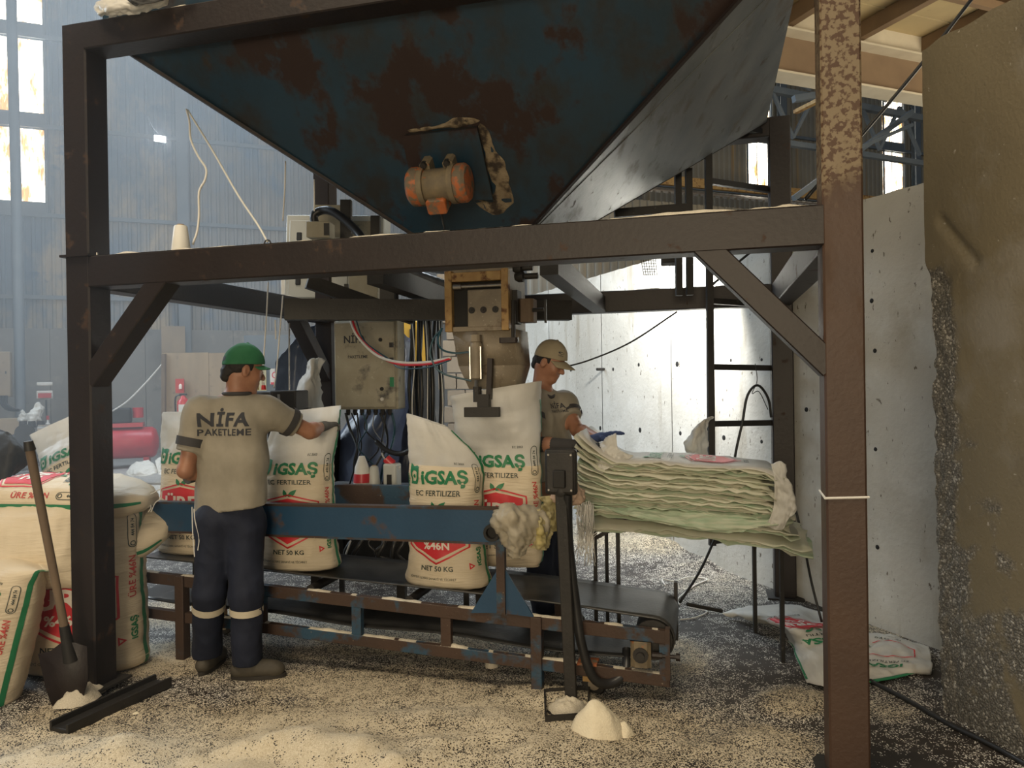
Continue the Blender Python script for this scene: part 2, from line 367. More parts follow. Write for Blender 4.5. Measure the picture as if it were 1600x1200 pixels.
WIN = [(0, 1, 1), (0, 2, 1), (0, 3, 1), (21, 2, 1), (27, 3, 1), (21, 3, 1), (27, 2, 1), (9, 3, 1), (15, 3, 1)]
winset = {(a, r) for a, r, _ in WIN}
for ri, (z0, z1) in enumerate(ROWZ):
    base = {}
    for k in range(-3, 31):
        if (k, ri) in winset: continue
        kind = 'sheet_blue' if k < 4 else ('sheet_grey' if k < 17 else 'sheet_tan')
        if kind not in base:
            me = sheet_mesh(z1 - z0 + .05); me.materials.append(M[kind]); base[kind] = me
        o = bpy.data.objects.new('sheet', base[kind]); COL.objects.link(o); o.parent = wall; o.location = HA * k + EZ * z0; WL[o] = WL[wall]
for k in range(-3, 31, 2):
    mb = MB(); mb.box(wb(k + 1, .0, 1.5), HA, HB, EZ, 1.994, .16, 3.0); mb.build('concrete_panel', M['conc_far'], wall, bevel=.01)
for z in (3.72, 5.62, 7.68, 9.75):
    MB().bar(wb(-3, .09, z), wb(31, .09, z), .08, .09).build('girt', M['girt'], wall)
for k in (3.9, 9.9, 15.9, 21.9 + .4, 28.4):
    mb = MB()
    mb.box(wb(k, .30, 6.3), HA, HB, EZ, .26, .016, 12.6).box(wb(k, .12, 6.3), HA, HB, EZ, .26, .016, 12.6).box(wb(k, .21, 6.3), HA, HB, EZ, .016, .18, 12.6)
    mb.build('column', M['girt'], wall)
wn_i = 1
for a, ri, n in WIN:
    z0, z1 = ROWZ[ri]
    wdw = struct(thing('window_%d' % wn_i, 'bright amber-stained translucent pane number %d of the back wall' % wn_i, None, wb(a, 0, z0))); wn_i += 1
    mb = MB(); pr = []
    for i in range(5):
        for x, d in prof[:-1]: pr.append(wb(a, d * .7, 0) + HA * (x + .2 * i))
    mb.grid([[p + EZ * (z0 + .30) for p in pr], [p + EZ * (z1 - .06) for p in pr]]).build('pane', M['pane'], wdw, fix=False)
    mb = MB()
    mb.bar(wb(a, .03, z0 + .14), wb(a + 1, .03, z0 + .14), .05, .34).bar(wb(a, .03, z1 - .02), wb(a + 1, .03, z1 - .02), .05, .10)
    mb.bar(wb(a + .0, .05, z0), wb(a + .0, .05, z1), .05, .05).bar(wb(a + 1, .05, z0), wb(a + 1, .05, z1), .05, .05).bar(wb(a + .36, .07, z0), wb(a + .36, .07, z1), .02, .03)
    mb.build('frame', M['girt'], wdw)
# ---- shed partition with a pent roof in the bay beyond the right wall
WS = WB - HB * 5.0
def ws(k, d, z): return WS + HA * k - HB * d + EZ * z
shed = struct(thing('wall_shed', 'tan ribbed partition with a pent roof behind the concrete wall', None, ws(10, 0, 0)))
me = sheet_mesh(4.6); me.materials.append(M['sheet_tan'])
for k in range(11, 27):
    o = bpy.data.objects.new('sheet', me); COL.objects.link(o); o.parent = shed; o.location = HA * (k - 10) + EZ * 1.2; WL[o] = WL[shed]
mb = MB(); r0, r1 = [], []
for i in range(80):
    for x, d in prof[:-1]:
        p = ws(11, -.2, 0) + HA * (x + .2 * i); r0.append(p + EZ * (6.15 + d)); r1.append(p - HB * 1.1 + EZ * (5.75 + d))
mb.grid([r0, r1]).build('pent_roof', M['steel'], shed, fix=False)
MB().bar(ws(11, .06, 6.3), ws(26, .06, 6.3), .1, .22).build('ridge_board', M['yellow_rust'], shed)

# ---- right wall: pale cast concrete panels
M['conc_wall'] = mat('pale_pitted_concrete', (.60, .59, .55), (.50, .49, .45), .75, scale=2.0, layers=[((.70, .70, .67), 1.2, .50, .66), ((.16, .14, .11), 30, .645, .68, (1, 1, .5)), ((.40, .37, .31), 5, .58, .72, (1, 1, .12)), ((.30, .25, .17), .8, .58, .74, (1, 1, .7))], bump=.4, bscale=28)
RA = V((2.4, 4.5, 0))
def rw(t, d, z): return RA + HB * t - HA * d + EZ * z      # d metres in front (towards the hall)
wr = struct(thing('wall_right', 'pale pitted concrete panel wall behind the ladder', None, rw(0, 0, 0)))
ZT = 2.74
edges = [-2.2, -.9, 1.02, 2.55, 3.9, 5.3, 6.6]
for a, b_ in zip(edges[:-1], edges[1:]):
    mb = MB(); n = 14; rows = []
    for d in (.0, -.2):
        rows.append([rw(a + .006 + (b_ - a - .012) * i / n, d, ZT + .010 * fbm((a + i, d, 0), .9) + (.0 if a < 2 else .015)) for i in range(n + 1)])
    low = [[rw(a + .006 + (b_ - a - .012) * i / n, d, -.02) for i in range(n + 1)] for d in (.0, -.2)]
    mb.grid([low[0], rows[0], rows[1], low[1]])
    mb.build('concrete_panel', M['conc_wall'], wr)
    MB().box(rw(b_, -.03, ZT / 2), HB, HA, EZ, .03, .03, ZT - .02).build('joint', M['dark'], wr)
rng = random.Random(3)
for px, py in ((1363, 392), (1367, 548), (1368, 702), (1371, 855), (1362, 470), (1142, 563), (1190, 562), (1131, 684), (1190, 690), (998, 570), (1058, 569), (938, 669), (1000, 672), (1063, 677), (892, 577), (958, 577), (1260, 640), (1262, 540)):
    p = onplane(px, py, RA, HA); r = rng.uniform(.011, .019) * p.y / 5.2
    mb = MB().lathe(p + HA * .02, -HA, [(0, r), (.0205, r * 1.1), (.0225, r * .8)], 8); mb.build('tie_hole', M['dark'], wr)
p = onplane(944, 577, RA, HA); MB().tube([p, p - HA * .10 - HB * .02], .016, 8).build('rebar_stub', M['black_steel'], wr)

# ---- near wall on the right edge: thick slab with a broken end and exposed aggregate
M['conc_near'] = mat('stained_brown_concrete', (.175, .145, .090), (.135, .112, .072), .7, scale=1.3, layers=[((.21, .19, .155), 1.6, .54, .68), ((.085, .075, .060), 1.3, .56, .72), ((.34, .31, .26), 30, .67, .73), ((.46, .44, .40), 2.6, .69, .73)], bump=.35, bscale=55)
N0 = V((2.005, 3.60, 0)); ND = V((.21, -.9777, 0)); NN = V((-.9777, -.21, 0))
nrough = []; nw = MB(); rows = []; nu, nz = 80, 150
for j in range(nz + 1):
    z = 3.17 * j / nz; r = []
    for i in range(nu + 1):
        s = 2.2 * (i / nu) ** 1.5
        e = math.exp(-(s / .16) ** 2); lowk = max(0, 1 - z / 1.5)
        q = fbm((s * 3, z * 3, 1), 2.2, 4); q2 = fbm((s, z, 5), 16, 3)
        ck = min(1, max(0, (2.15 - z) / .12)); brk = (.015 + .035 * lowk + .03 * abs(fbm((z, 3, 0), 2.6, 4)) + .014 * fbm((z, 8, 0), 14, 3)) * (.12 + .88 * ck)
        off = -e * (.012 + .03 * abs(q)) * ck + .007 * q2 * (e * ck + .45 * lowk) + .0015 * q
        # hacked scar
        a, b2 = V((.10, 2.33)), V((.30, 2.10)); pp = V((s, z)); t = max(0, min(1, (pp - a).dot(b2 - a) / (b2 - a).length_squared)); dd = (pp - (a + (b2 - a) * t)).length
        off -= .02 * math.exp(-(dd / .022) ** 2)
        top = .03 * fbm((s * 2, 0, 2), 1.5) if j == nz else 0
        r.append(N0 + ND * (s + max(0, brk) * e) + NN * off + EZ * (z + top)); nrough.append(min(1, e * ck * 1.1 + max(0, .9 * lowk + .5 * q - .25) * (1 if z < 1.3 else 0)))
    rows.append(r)
nw.grid(rows)
endr = [[rows[j][0], rows[j][0] - NN * .4 + ND * .02] for j in range(nz + 1)]
nw.grid(endr); nw.grid([[rows[nz][i], rows[nz][i] - NN * .4] for i in range(nu + 1)])
nwo = struct(nw.build('wall_near', M['conc_near'], None, 60, origin=N0, fix=False))
av = nwo.data.attributes.new('rough', 'FLOAT', 'POINT'); av.data.foreach_set('value', (nrough + [0.] * len(nwo.data.vertices))[:len(nwo.data.vertices)])
nt = M['conc_near'].node_tree; L = nt.links; b = nt.nodes['Principled BSDF']
ra_ = nd(nt, 'ShaderNodeAttribute', attribute_name='rough'); ps_ = nd(nt, 'ShaderNodeNewGeometry').outputs['Position']
vo_ = nd(nt, 'ShaderNodeTexVoronoi'); L.new(ps_, vo_.inputs['Vector']); vo_.inputs['Scale'].default_value = 105
peb = _mix(nt, L, _range(nt, L, vo_.outputs['Distance'], .1, .6), (.21, .195, .165), (.085, .078, .066)); wn_ = nd(nt, 'ShaderNodeTexWhiteNoise'); L.new(vo_.outputs['Position'], wn_.inputs['Vector'])
peb = _mix(nt, L, _range(nt, L, wn_.outputs['Value'], .82, .97), peb, (.38, .36, .32))
old = b.inputs['Base Color'].links[0].from_socket
mk = nd(nt, 'ShaderNodeMath', operation='MULTIPLY_ADD'); L.new(_noise(nt, L, ps_, 7, 4), mk.inputs[0]); mk.inputs[1].default_value = 1.2; L.new(ra_.outputs['Fac'], mk.inputs[2])
fk = _range(nt, L, mk.outputs[0], .85, 1.1); L.new(_mix(nt, L, fk, old, peb), b.inputs['Base Color'])
bq = nd(nt, 'ShaderNodeBump'); bq.inputs['Distance'].default_value = .004; L.new(fk, bq.inputs['Strength']); L.new(vo_.outputs['Distance'], bq.inputs['Height']); bq.invert = True
L.new(b.inputs['Normal'].links[0].from_socket, bq.inputs['Normal']); L.new(bq.outputs[0], b.inputs['Normal'])
nwo['label'] = 'stained brown concrete slab wall with a crumbling end at the right edge'
# ---- bay roof seen over the near wall: steel beam, joists, board deck
M['deck'] = mat('tan_board_deck', (.50, .40, .22), (.42, .33, .19), .7, scale=1.5, layers=[((.22, .16, .09), 2.5, .62, .72)])
M['joist'] = mat('brown_joist_paint', (.24, .165, .10), (.18, .12, .075), .6, scale=2)
CE = V((5.0, 10.9, 0))
def ce(k, d, z): return CE + HA * k - HB * d + EZ * z
cl = struct(thing('ceiling', 'tan boarded bay roof with brown joists and a deep steel beam', None, ce(0, 0, 5.6)))
mb = MB(); mb.bar(ce(-6, 0, 6.12), ce(9, 0, 6.12), .025, .55).build('beam_web', M['joist'], cl)
M['flange'] = mat('pale_fascia_and_lit_flange', (.62, .56, .44), (.52, .46, .36), .7, scale=3)  # light from below is put into the flange colour; the pale fascia shares it
MB().bar(ce(-6, 0, 5.83), ce(9, 0, 5.83), .34, .03).build('beam_flange', M['flange'], cl)
MB().bar(ce(-6, 0, 6.41), ce(9, 0, 6.41), .46, .03).build('beam_flange', M['flange'], cl)
for i, k in enumerate(np.arange(-5, 9, 1.3)):
    MB().bar(ce(k, .0, 6.66), ce(k, 5.5, 6.66), .12, .22).build('joist', M['joist'], cl)
for d in (1.3, 2.8, 4.3):
    MB().bar(ce(-6, d, 6.62), ce(9, d, 6.62), .08, .12).build('joist', M['joist'], cl)
MB().box(ce(1.5, .0, 6.61), HA, HB, EZ, 15, .04, .38).build('fascia', M['flange'], cl)
for i in range(11):
    MB().box(ce(1.5, .25 + i * .5, 6.80), HA, HB, EZ, 15, .47, .03).build('deck_board', M['deck'], cl)
# roof truss beyond the beam
tr = struct(thing('trim_1', 'blue grey roof truss beyond the deep brown beam', None, ce(0, -5, 6)))
def tb(a, b2, r=.07): MB().bar(a, b2, r, r).build('truss_bar', M['girt'], tr)
T0 = CE + HB * 5.0
def tp(k, z): return T0 + HA * k + EZ * z
tb(tp(-4, 8.2), tp(8, 7.9), .14); tb(tp(-4, 7.0), tp(8, 6.8), .12)
for i in range(8): tb(tp(-3 + i * 1.3, 7.05), tp(-2.35 + i * 1.3, 8.1)); tb(tp(-2.35 + i * 1.3, 8.1), tp(-1.7 + i * 1.3, 7.0))
tb(at(1240, 310, 15.5), at(1425, 175, 16.5), .11); tb(at(1240, 155, 14), at(1420, 125, 14.5), .12); tb(at(1345, 230, 15), at(1425, 195, 16), .07)
for i in range(5): tb(at(1240 + i * 40, 128 + i * 6, 13), at(1265 + i * 40, 140 + i * 6, 16), .05)
MB().bar(at(1243, 175, 13), at(1283, 155, 12.4), .09, .06).build('truss_bar', M['yellow_rust'], tr)
# roof sheet material only
M['roof'] = mat('dark_hall_roof_sheet', (.10, .10, .10), rough=.7)
# ================================================================== HOPPER STAND
S = .15; ZM, BH = 2.2839, .1607; ZU = 3.35; ZTOP = 3.49
stand = thing('hopper_stand', 'dark brown steel post-and-beam stand carrying the big hopper', 'steel stand', fr(0, 0))
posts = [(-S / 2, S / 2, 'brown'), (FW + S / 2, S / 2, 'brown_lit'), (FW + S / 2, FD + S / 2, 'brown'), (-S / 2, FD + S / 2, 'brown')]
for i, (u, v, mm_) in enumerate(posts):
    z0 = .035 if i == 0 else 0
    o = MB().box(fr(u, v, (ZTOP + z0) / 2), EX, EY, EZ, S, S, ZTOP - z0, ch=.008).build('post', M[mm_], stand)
    tag(o, ['dark brown post standing on a black channel', 'rust-mottled post with light painted tan on its top and a string round it', 'slim brown post beside the ladder', 'blue-grey hazy post behind the control box'][i])
    MB().box(fr(u, v, .006 if i else .04), EX, EY, EZ, S + .1, S + .1, .012).build('foot_plate', M['black_steel'], stand)
def beam(a, b, w, h, m='brown'): return MB().bar(a, b, w, h, ch=.006).build('beam', M[m], stand)
zc = ZM - BH / 2
beam(fr(-.005, .065, zc), fr(FW + .005, .065, zc), .13, BH); beam(fr(-.005, FD + .065, zc), fr(FW + .005, FD + .065, zc), .13, BH)
beam(fr(-.07, S - .005, zc), fr(-.07, FD + .005, zc), .13, BH); beam(fr(FW + .075, S - .005, zc), fr(FW + .075, FD + .005, zc), .13, BH)
zc2 = (ZU + ZTOP) / 2
beam(fr(-.005, .065, zc2), fr(FW + .005, .065, zc2), .14, ZTOP - ZU); beam(fr(-.005, FD + .065, zc2), fr(FW + .005, FD + .065, zc2), .14, ZTOP - ZU)
def brace(u0, z0, u1, z1, v): MB().bar(fr(u0, v, z0), fr(u1, v, z1), .10, .115, up=EY, ch=.005).build('brace', M['brown'], stand)
brace(-.03, 1.64, .43, 2.16, .06); brace(FW + .03, 1.64, FW - .46, 2.16, .06)
MB().bar(fr(-.07, FD + .03, 1.66), fr(-.07, FD - .46, 2.16), .10, .115, up=EX, ch=.005).build('brace', M['brown'], stand)
# lip plate welded round the post below the beam
MB().box(fr(-S / 2, .07, ZM + .004), EX, EY, EZ, S + .03, .18, .012).build('lip_plate', M['brown'], stand)
# cross tie beams of the lower level that carry the bagging head
for uu_ in (1.28, 2.28):
    MB().bar(fr(uu_, FD, zc - .02), fr(uu_, .7, zc + .02), .10, .12).build('tie_beam', M['black_steel'], stand)
MB().bar(fr(.55, .95, 2.07), fr(2.2, 1.75, 2.07), .09, .13).build('tie_beam', M['black_steel'], stand)
p = at(1048, 400, 5.3)
for du in (0, .075):
    MB().bar(at(1061, 462, 5.32) + EX * du, at(1059, 265, 5.32) + EX * du, .045, .045).build('hanger', M['black_steel'], stand)
MB().bar(at(960, 334, 5.3), at(1078, 325, 5.3), .06, .06).build('hanger', M['black_steel'], stand)
MB().tube([fr(-.005, .06, 2.31), fr(-.005, .06, 2.29)], .01).build('bolt', M['steel'], stand)
# string round the right post
mb = MB(); q = [(-.004, -.004), (S + .004, -.004), (S + .004, S + .004), (-.004, S + .004), (-.004, -.004)]
zz = onplane(1320, 779, fr(0, 0), EY).z
tag(mb.tube([fr(FW + a, b, zz + .008 * (i % 2)) for i, (a, b) in enumerate(q)], .005, 6).build('string_loop', M['rope']), 'white string tied round the mottled post by the right wall', 'string')
# spilled granules lying on the beams
def zr0(u): return .492 - .045 * u
def drift(a, b, w, h, seed, label):
    a = V(a); b = V(b); d = (b - a).normalized(); x = d.cross(EZ); n = max(12, int((b - a).length / .025)); rows = []
    for i in range(n + 1):
        p = a.lerp(b, i / n); hh = h * (max(.05, .5 + 1.1 * fbm((i * .11, seed, 0), 1.3, 4)) if seed < 6 else (.05 + 1.5 * fbm((i * .13, seed, 0), 1.3, 4))); e = min(1, i / 4, (n - i) / 4)
        rows.append([p - x * w / 2, p - x * w * .33 + EZ * hh * .8 * e * (1 + .4 * fbm((i * .7, seed, 3), 1)), p + EZ * hh * e, p + x * w * .33 + EZ * hh * .8 * e, p + x * w / 2])
    mb = MB().grid(rows); return tag(mb.build('granule_drift', M['grain'], None, 180), label, 'granules', None, 'stuff')
drift(fr(.12, .062, ZM), fr(FW - .02, .062, ZM), .12, .016, 1, 'white granules spilled along the top of the front crossbeam')
drift(fr(-.02, .062, ZTOP), fr(1.6, .062, ZTOP), .12, .02, 2, 'white granules spilled along the topmost beam at upper left')
drift(fr(1.7, FD + .06, ZM), fr(FW - .05, FD + .06, ZM), .10, .012, 3, 'white granules spilled along the rear crossbeam by the ladder')
drift(fr(-.07, .3, ZM), fr(-.07, FD - .1, ZM), .10, .012, 4, 'white granules spilled along the side crossbeam above the capped worker')
drift(fr(-.3, .58, zr0(-.3)), fr(2.84, .58, zr0(2.84)), .038, .012, 6, 'white granules lying on the upper side rail of the conveyor')
drift(fr(.2, .58, zr0(.2) - .215), fr(2.84, .58, zr0(2.84) - .215), .038, .012, 7, 'white granules lying on the lower side rail of the conveyor')
drift(fr(1.9, 1.19, zr0(1.9)), fr(2.84, 1.19, zr0(2.84)), .038, .022, 8, 'white granules lying on the far rail at the belt end')
# black channel under the near left post
a, b = gnd(92, 1150), gnd(255, 1073)
ch = thing('floor_channel', 'short black steel channel lying under the left post', 'steel channel', (a + b) / 2)
d = (b - a).normalized(); x = d.cross(EZ)
MB().box((a + b) / 2 + EZ * .018, d, x, EZ, (b - a).length, .115, .034, ch=.01).build('web', M['black_steel'], ch, bevel=.006)
for s_ in (-1, 1): MB().box((a + b) / 2 + x * s_ * .055 + EZ * .035, d, x, EZ, (b - a).length, .014, .05).build('flange', M['black_steel'], ch)
# ================================================================== HOPPER
HT = 3.46
htop = [fr(0.02, .10, HT), fr(FW - .02, .10, HT), fr(FW - .02, FD, HT), fr(0.02, FD, HT)]
U0, V0, HO = 1.765, 1.27, .185; HZ = 2.36
hbot = [fr(U0 - HO, V0 - HO, HZ), fr(U0 + HO, V0 - HO, HZ), fr(U0 + HO, V0 + HO, HZ), fr(U0 - HO, V0 + HO, HZ)]
hop = thing('hopper', 'huge teal and rust peeling steel hopper shaped like an inverted pyramid', 'hopper', fr(U0, V0, HZ))
HN = []
for i in range(4):
    j = (i + 1) % 4; a, b, c, d = htop[i], htop[j], hbot[j], hbot[i]
    n = (b - a).cross(d - a).normalized()
    if n.z > 0: n = -n
    HN.append(n)
    if i == 1:      # right face: two lapped plates with a seam
        k0, k1 = .0, .16
        e1a, e1b = a.lerp(b, .13), d.lerp(c, .10)
        mb = MB().prism([a, e1a, e1b, d], n * .006); mb.build('plate', M['hop_grey'], hop)
        mb = MB().prism([e1a + n * .004 - (b - a) * .006, b + n * .004, c + n * .004, e1b + n * .004 - (b - a) * .006], n * .006); o = mb.build('plate', M['hop_grey'], hop)
        tag(o, 'scuffed grey side plate with rust streaks')
    else:
        # plate with a slight buckle
        R, Cn = 24, 36; rows = []
        for r in range(R + 1):
            p0, p1 = a.lerp(d, r / R), b.lerp(c, r / R)
            rows.append([p0.lerp(p1, q / Cn) + n * (.014 * fbm(p0.lerp(p1, q / Cn), 1.1, 2) * min(1, min(q, Cn - q) / 4) * min(1, min(r, R - r) / 4)) for q in range(Cn + 1)])
        MB().grid(rows).build('plate', M['teal'], hop, 180, fix=False, solid=.006)
for i in range(4):
    j = (i + 1) % 4
    MB().bar(htop[i], hbot[i], .022, .022).build('corner_weld', M['brown'], hop)
    n = EZ
    MB().prism([htop[i], htop[j], htop[j] + EZ * .5, htop[i] + EZ * .5], (htop[(i + 2) % 4] - htop[j]).normalized() * .006).build('skirt', M['teal'] if i != 1 else M['hop_grey'], hop)
# outlet neck and bagging head
mb = MB().box(fr(U0, V0, HZ - .035), EX, EY, EZ, .44, .44, .018); mb.build('outlet_flange', M['tan_steel'], hop)
MB().box(fr(U0, V0, HZ + .0), EX, EY, EZ, .375, .375, .06).build('outlet_neck', M['teal'], hop)
# motor mounting plate on the front face
pl = [onplane(x_, y_, htop[0], HN[0]) for x_, y_ in ((633, 206), (749, 193), (773, 304), (652, 306))]
MB().prism([p + HN[0] * .045 for p in pl], HN[0] * .012).build('mount_plate', M['teal'], hop)
pc = sum(pl, V()) / 4
MB().prism([pc + (p - pc) * .96 + HN[0] * .008 for p in pl], HN[0] * .04).build('mount_spacer', M['dark'], hop)
# crusts of product caught round the plate
def crust(pts, w, h, label, n=HN[0], off=.01):
    mb = MB(); P = curve_pts([onplane(x_, y_, htop[0], n) for x_, y_ in pts], 30); rows = []
    for i, p in enumerate(P):
        t = (P[min(i + 1, len(P) - 1)] - P[max(i - 1, 0)]).normalized(); s = t.cross(n); e = math.sin(math.pi * (i + .01) / (len(P) - .98)) ** .5
        ww = w * (1 + .7 * fbm(p, 9, 3)) * e
        rows.append([p - s * ww + n * .004, p - s * ww * .4 + n * (h * e + .02 * fbm(p, 20, 2) * e), p + s * ww * .5 + n * h * e * .8, p + s * ww + n * .004])
    return tag(mb.grid(rows).build('product_crust', M['crust'], None, 180), label, 'crust', None, 'stuff')
M['crust'] = mat('yellowed_product_crust', (.25, .20, .13), (.14, .10, .06), .85, scale=18, layers=[((.035, .025, .018), 9, .50, .60)], bump=.6, bscale=80)
crust([(632, 205), (680, 199), (720, 190), (750, 188)], .020, .014, 'thin tan crust along the upper edge of the motor plate')
crust([(750, 192), (762, 225), (775, 260), (787, 300), (775, 325), (740, 312)], .060, .010, 'tan crust down the right edge of the motor plate')
# vibration motor
vm = thing('vibration_motor', 'chipped orange vibration motor bolted under the hopper face', 'motor', pc)
n0 = HN[0]; ax = (pl[1] - pl[0]).normalized(); ax = (EX * .97 + ax * .03).normalized(); upv = n0.cross(ax).normalized()
if upv.z < 0: upv = -upv
mc = onplane(698, 268, htop[0], n0) + n0 * .155
MB().lathe(mc - ax * .10, ax, [(0, .075), (.02, .088), (.18, .088), (.20, .075)], 20).build('casing', M['motor'], vm)
for s_ in (-1, 1):
    c = mc + ax * s_ * .10
    MB().lathe(c, ax * s_, [(0, .098), (.012, .104), (.05, .104), (.066, .09), (.072, .04)], 20).build('end_cover', M['orange'], vm)
    MB().lathe(mc + ax * s_ * .07, ax * s_, [(0, .105), (.03, .105)], 20).build('clamp_ring', M['motor'], vm)
    MB().box(mc + ax * s_ * .065 - n0 * .06 + upv * .07, ax, upv, n0, .055, .11, .08, ch=.012).build('foot', M['motor'], vm)
    MB().box(mc + ax * s_ * .065 - n0 * .06 - upv * .07, ax, upv, n0, .055, .11, .08, ch=.012).build('foot', M['motor'], vm)
    MB().lathe(mc + ax * s_ * .065 - n0 * .03 + upv * .115, n0, [(0, .018), (.03, .018)], 6).build('bolt', M['black_steel'], vm)
tbx = mc + n0 * .06 - upv * .075 - ax * .01
MB().box(tbx, ax, upv, n0, .11, .085, .10, ch=.01).build('terminal_box', M['orange'], vm, bevel=.006)
pp = tbx - upv * .045
MB().tube(curve_pts([pp, pp - upv * .04 - EZ * .02, pp - EZ * .13, fr(1.55, .40, 2.31)], 16), .005, 6).build('cable', M['cable'], vm)

# ================================================================== BAGGING HEAD
bh = thing('bagging_head', 'dusty tan bagging head with rusty yellow angle frame under the hopper', 'bagging machine', fr(U0, V0 - .19, 1.55))
vf = 1.08; bz0, bz1 = 1.915, 2.26; ua, ub = 1.565, 1.957
MB().box(fr((ua + ub) / 2, vf + .20, (bz0 + bz1) / 2), EX, EY, EZ, ub - ua - .03, .36, bz1 - bz0).build('body', M['dark'], bh)
for u in (ua + .02, ub - .02):
    MB().box(fr(u, vf + .0, (bz0 + bz1) / 2), EX, EY, EZ, .045, .05, bz1 - bz0 + .02).build('angle_frame', M['yellow_rust'], bh, bevel=.004)
MB().box(fr((ua + ub) / 2, vf, bz1 - .03), EX, EY, EZ, ub - ua - .085, .05, .055).build('angle_frame', M['yellow_rust'], bh, bevel=.004)
MB().box(fr((ua + ub) / 2, vf + .01, bz0 + .005), EX, EY, EZ, ub - ua - .085, .04, .03).build('angle_frame', M['tan_steel'], bh, bevel=.004)
MB().box(fr(ub - .005, vf + .2, (bz0 + bz1) / 2), EX, EY, EZ, .012, .38, bz1 - bz0).build('side_plate', M['tan_steel'], bh)
MB().box(fr(ua + .005, vf + .2, (bz0 + bz1) / 2), EX, EY, EZ, .012, .38, bz1 - bz0).build('side_plate', M['tan_steel'], bh)
MB().box(fr(ua + .245, vf + .002, bz0 + .125), EX, EY, EZ, .215, .03, .225).build('gate_plate', M['tan_steel'], bh, bevel=.006)
for i, u in enumerate((ua + .165, ua + .238, ua + .312)):
    MB().lathe(fr(u, vf - .012, bz0 + .115), -EY, [(0, .020), (.006, .020), (.006, .013), (.010, .013), (.010, .006), (.018, .006)], 12).build('bolt', M['black_steel'] if i != 1 else M['brown'], bh)
MB().lathe(fr(ua + .05, vf - .005, bz1 - .085), EX, [(0, .020), (.05, .020), (.05, .012), (.30, .012)], 12).build('slide_rod', M['steel'], bh)
MB().box(fr(U0, V0, 2.29), EX, EY, EZ, .34, .34, .06).build('neck', M['tan_steel'], bh)
# chute
def quad(z, u0_, u1_, v0_, v1_): return [fr(u0_, v0_, z), fr(u1_, v0_, z), fr(u1_, v1_, z), fr(u0_, v1_, z)]
A, B, C_ = quad(1.915, 1.60, 1.975, 1.09, 1.44), quad(1.70, 1.635, 2.0, 1.10, 1.40), quad(1.56, 1.69, 1.965, 1.13, 1.36)
mb = MB()
for q0, q1 in ((A, B), (B, C_)):
    for i in range(4): j = (i + 1) % 4; mb.add([q0[i], q0[j], q1[j], q1[i]], [(0, 1, 2, 3)])
mb.build('chute', M['tan_steel'], bh, 20, solid=.008)
# bag clamp with its pneumatic cylinder
cu = 1.765
MB().lathe(fr(cu, 1.03, 1.84), -EZ, [(0, .028), (.02, .036), (.035, .036), (.035, .033), (.19, .033), (.19, .037), (.215, .037), (.225, .02)], 14).build('cylinder', M['brass'] if 'brass' in M else M['tan_steel'], bh)
for a in (-1, 1): MB().tube([fr(cu + a * .033, 1.01, 1.81), fr(cu + a * .033, 1.01, 1.62)], .006, 6).build('tie_rod', M['steel'], bh)
MB().tube([fr(cu, 1.03, 1.63), fr(cu, 1.02, 1.54)], .012, 8).build('piston_rod', M['steel'], bh)
MB().box(fr(cu + .0, 1.03, 1.86), EX, EY, EZ, .06, .07, .04, ch=.012).build('bracket', M['tan_steel'], bh)
MB().bar(fr(cu + .085, 1.04, 1.74), fr(cu + .075, 1.03, 1.50), .03, .035, up=EY).build('clamp_arm', M['brown'], bh)
MB().box(fr(cu + .01, 1.01, 1.53), EX, EY, EZ, .045, .045, .09, ch=.01).build('clevis', M['black_steel'], bh)
MB().box(fr(cu + .05, 1.01, 1.48), EX, EY, EZ, .07, .05, .10).build('clamp_arm', M['black_steel'], bh)
MB().box(fr(cu + .045, .985, 1.427), EX, EY, EZ, .215, .03, .058).build('clamp_bar', M['black_steel'], bh, bevel=.003)
# side actuator and valves
MB().box(fr(2.03, 1.25, 2.03), EX, EY, EZ, .09, .12, .14, ch=.015).build('actuator', M['wood_dark'], bh)
MB().box(fr(1.975, 1.2, 2.05), EX, EY, EZ, .03, .1, .2).build('actuator_plate', M['black_steel'], bh)
MB().tube([fr(2.07, 1.2, 2.03), fr(2.14, 1.2, 2.03)], .012, 8).build('spindle', M['black_steel'], bh)
MB().box(fr(2.15, 1.2, 2.02), EX, EY, EZ, .012, .02, .14).build('lever', M['black_steel'], bh)
MB().tube([fr(1.985, 1.08, 2.08), fr(1.985, 1.06, 1.86)], .013, 8).build('tie_rod', M['black_steel'], bh)
MB().box(fr(1.96, 1.06, 1.845), EX, EY, EZ, .11, .06, .03, ch=.01).build('lug', M['brown'], bh)
for q, (u, z, l) in enumerate(((1.98, 2.27, .12), (2.03, 2.30, .10), (1.99, 2.22, .14))):
    MB().lathe(fr(u, 1.1, z), EX, [(0, .02), (.02, .034), (.05, .034), (.06, .018), (l, .018)], 10).build('valve', M['steel' if q == 1 else 'black_steel'], bh)
MB().tube([fr(2.03, 1.1, 2.30), fr(2.06, 1.08, 2.36), fr(2.1, 1.1, 2.33), fr(2.12, 1.1, 2.30)], .009, 6).build('valve_lever', M['steel'], bh)
for z0_, z1_ in ((1.80, 1.80), (1.80, 1.63)):
    pts = [fr(1.545, 1.06, 1.93), fr(1.53 if z1_ > 1.7 else 1.50, 1.02, 1.86), fr(1.56 if z1_ > 1.7 else 1.49, 1.0, 1.80 if z1_ > 1.7 else 1.76), fr(1.64 if z1_ > 1.7 else 1.56, 1.0, 1.775 if z1_ > 1.7 else 1.66), fr(cu - .03, 1.02, z1_ - .02)]
    MB().tube(curve_pts(pts, 20), .006, 6).build('air_hose', M['hose_blue'], bh)

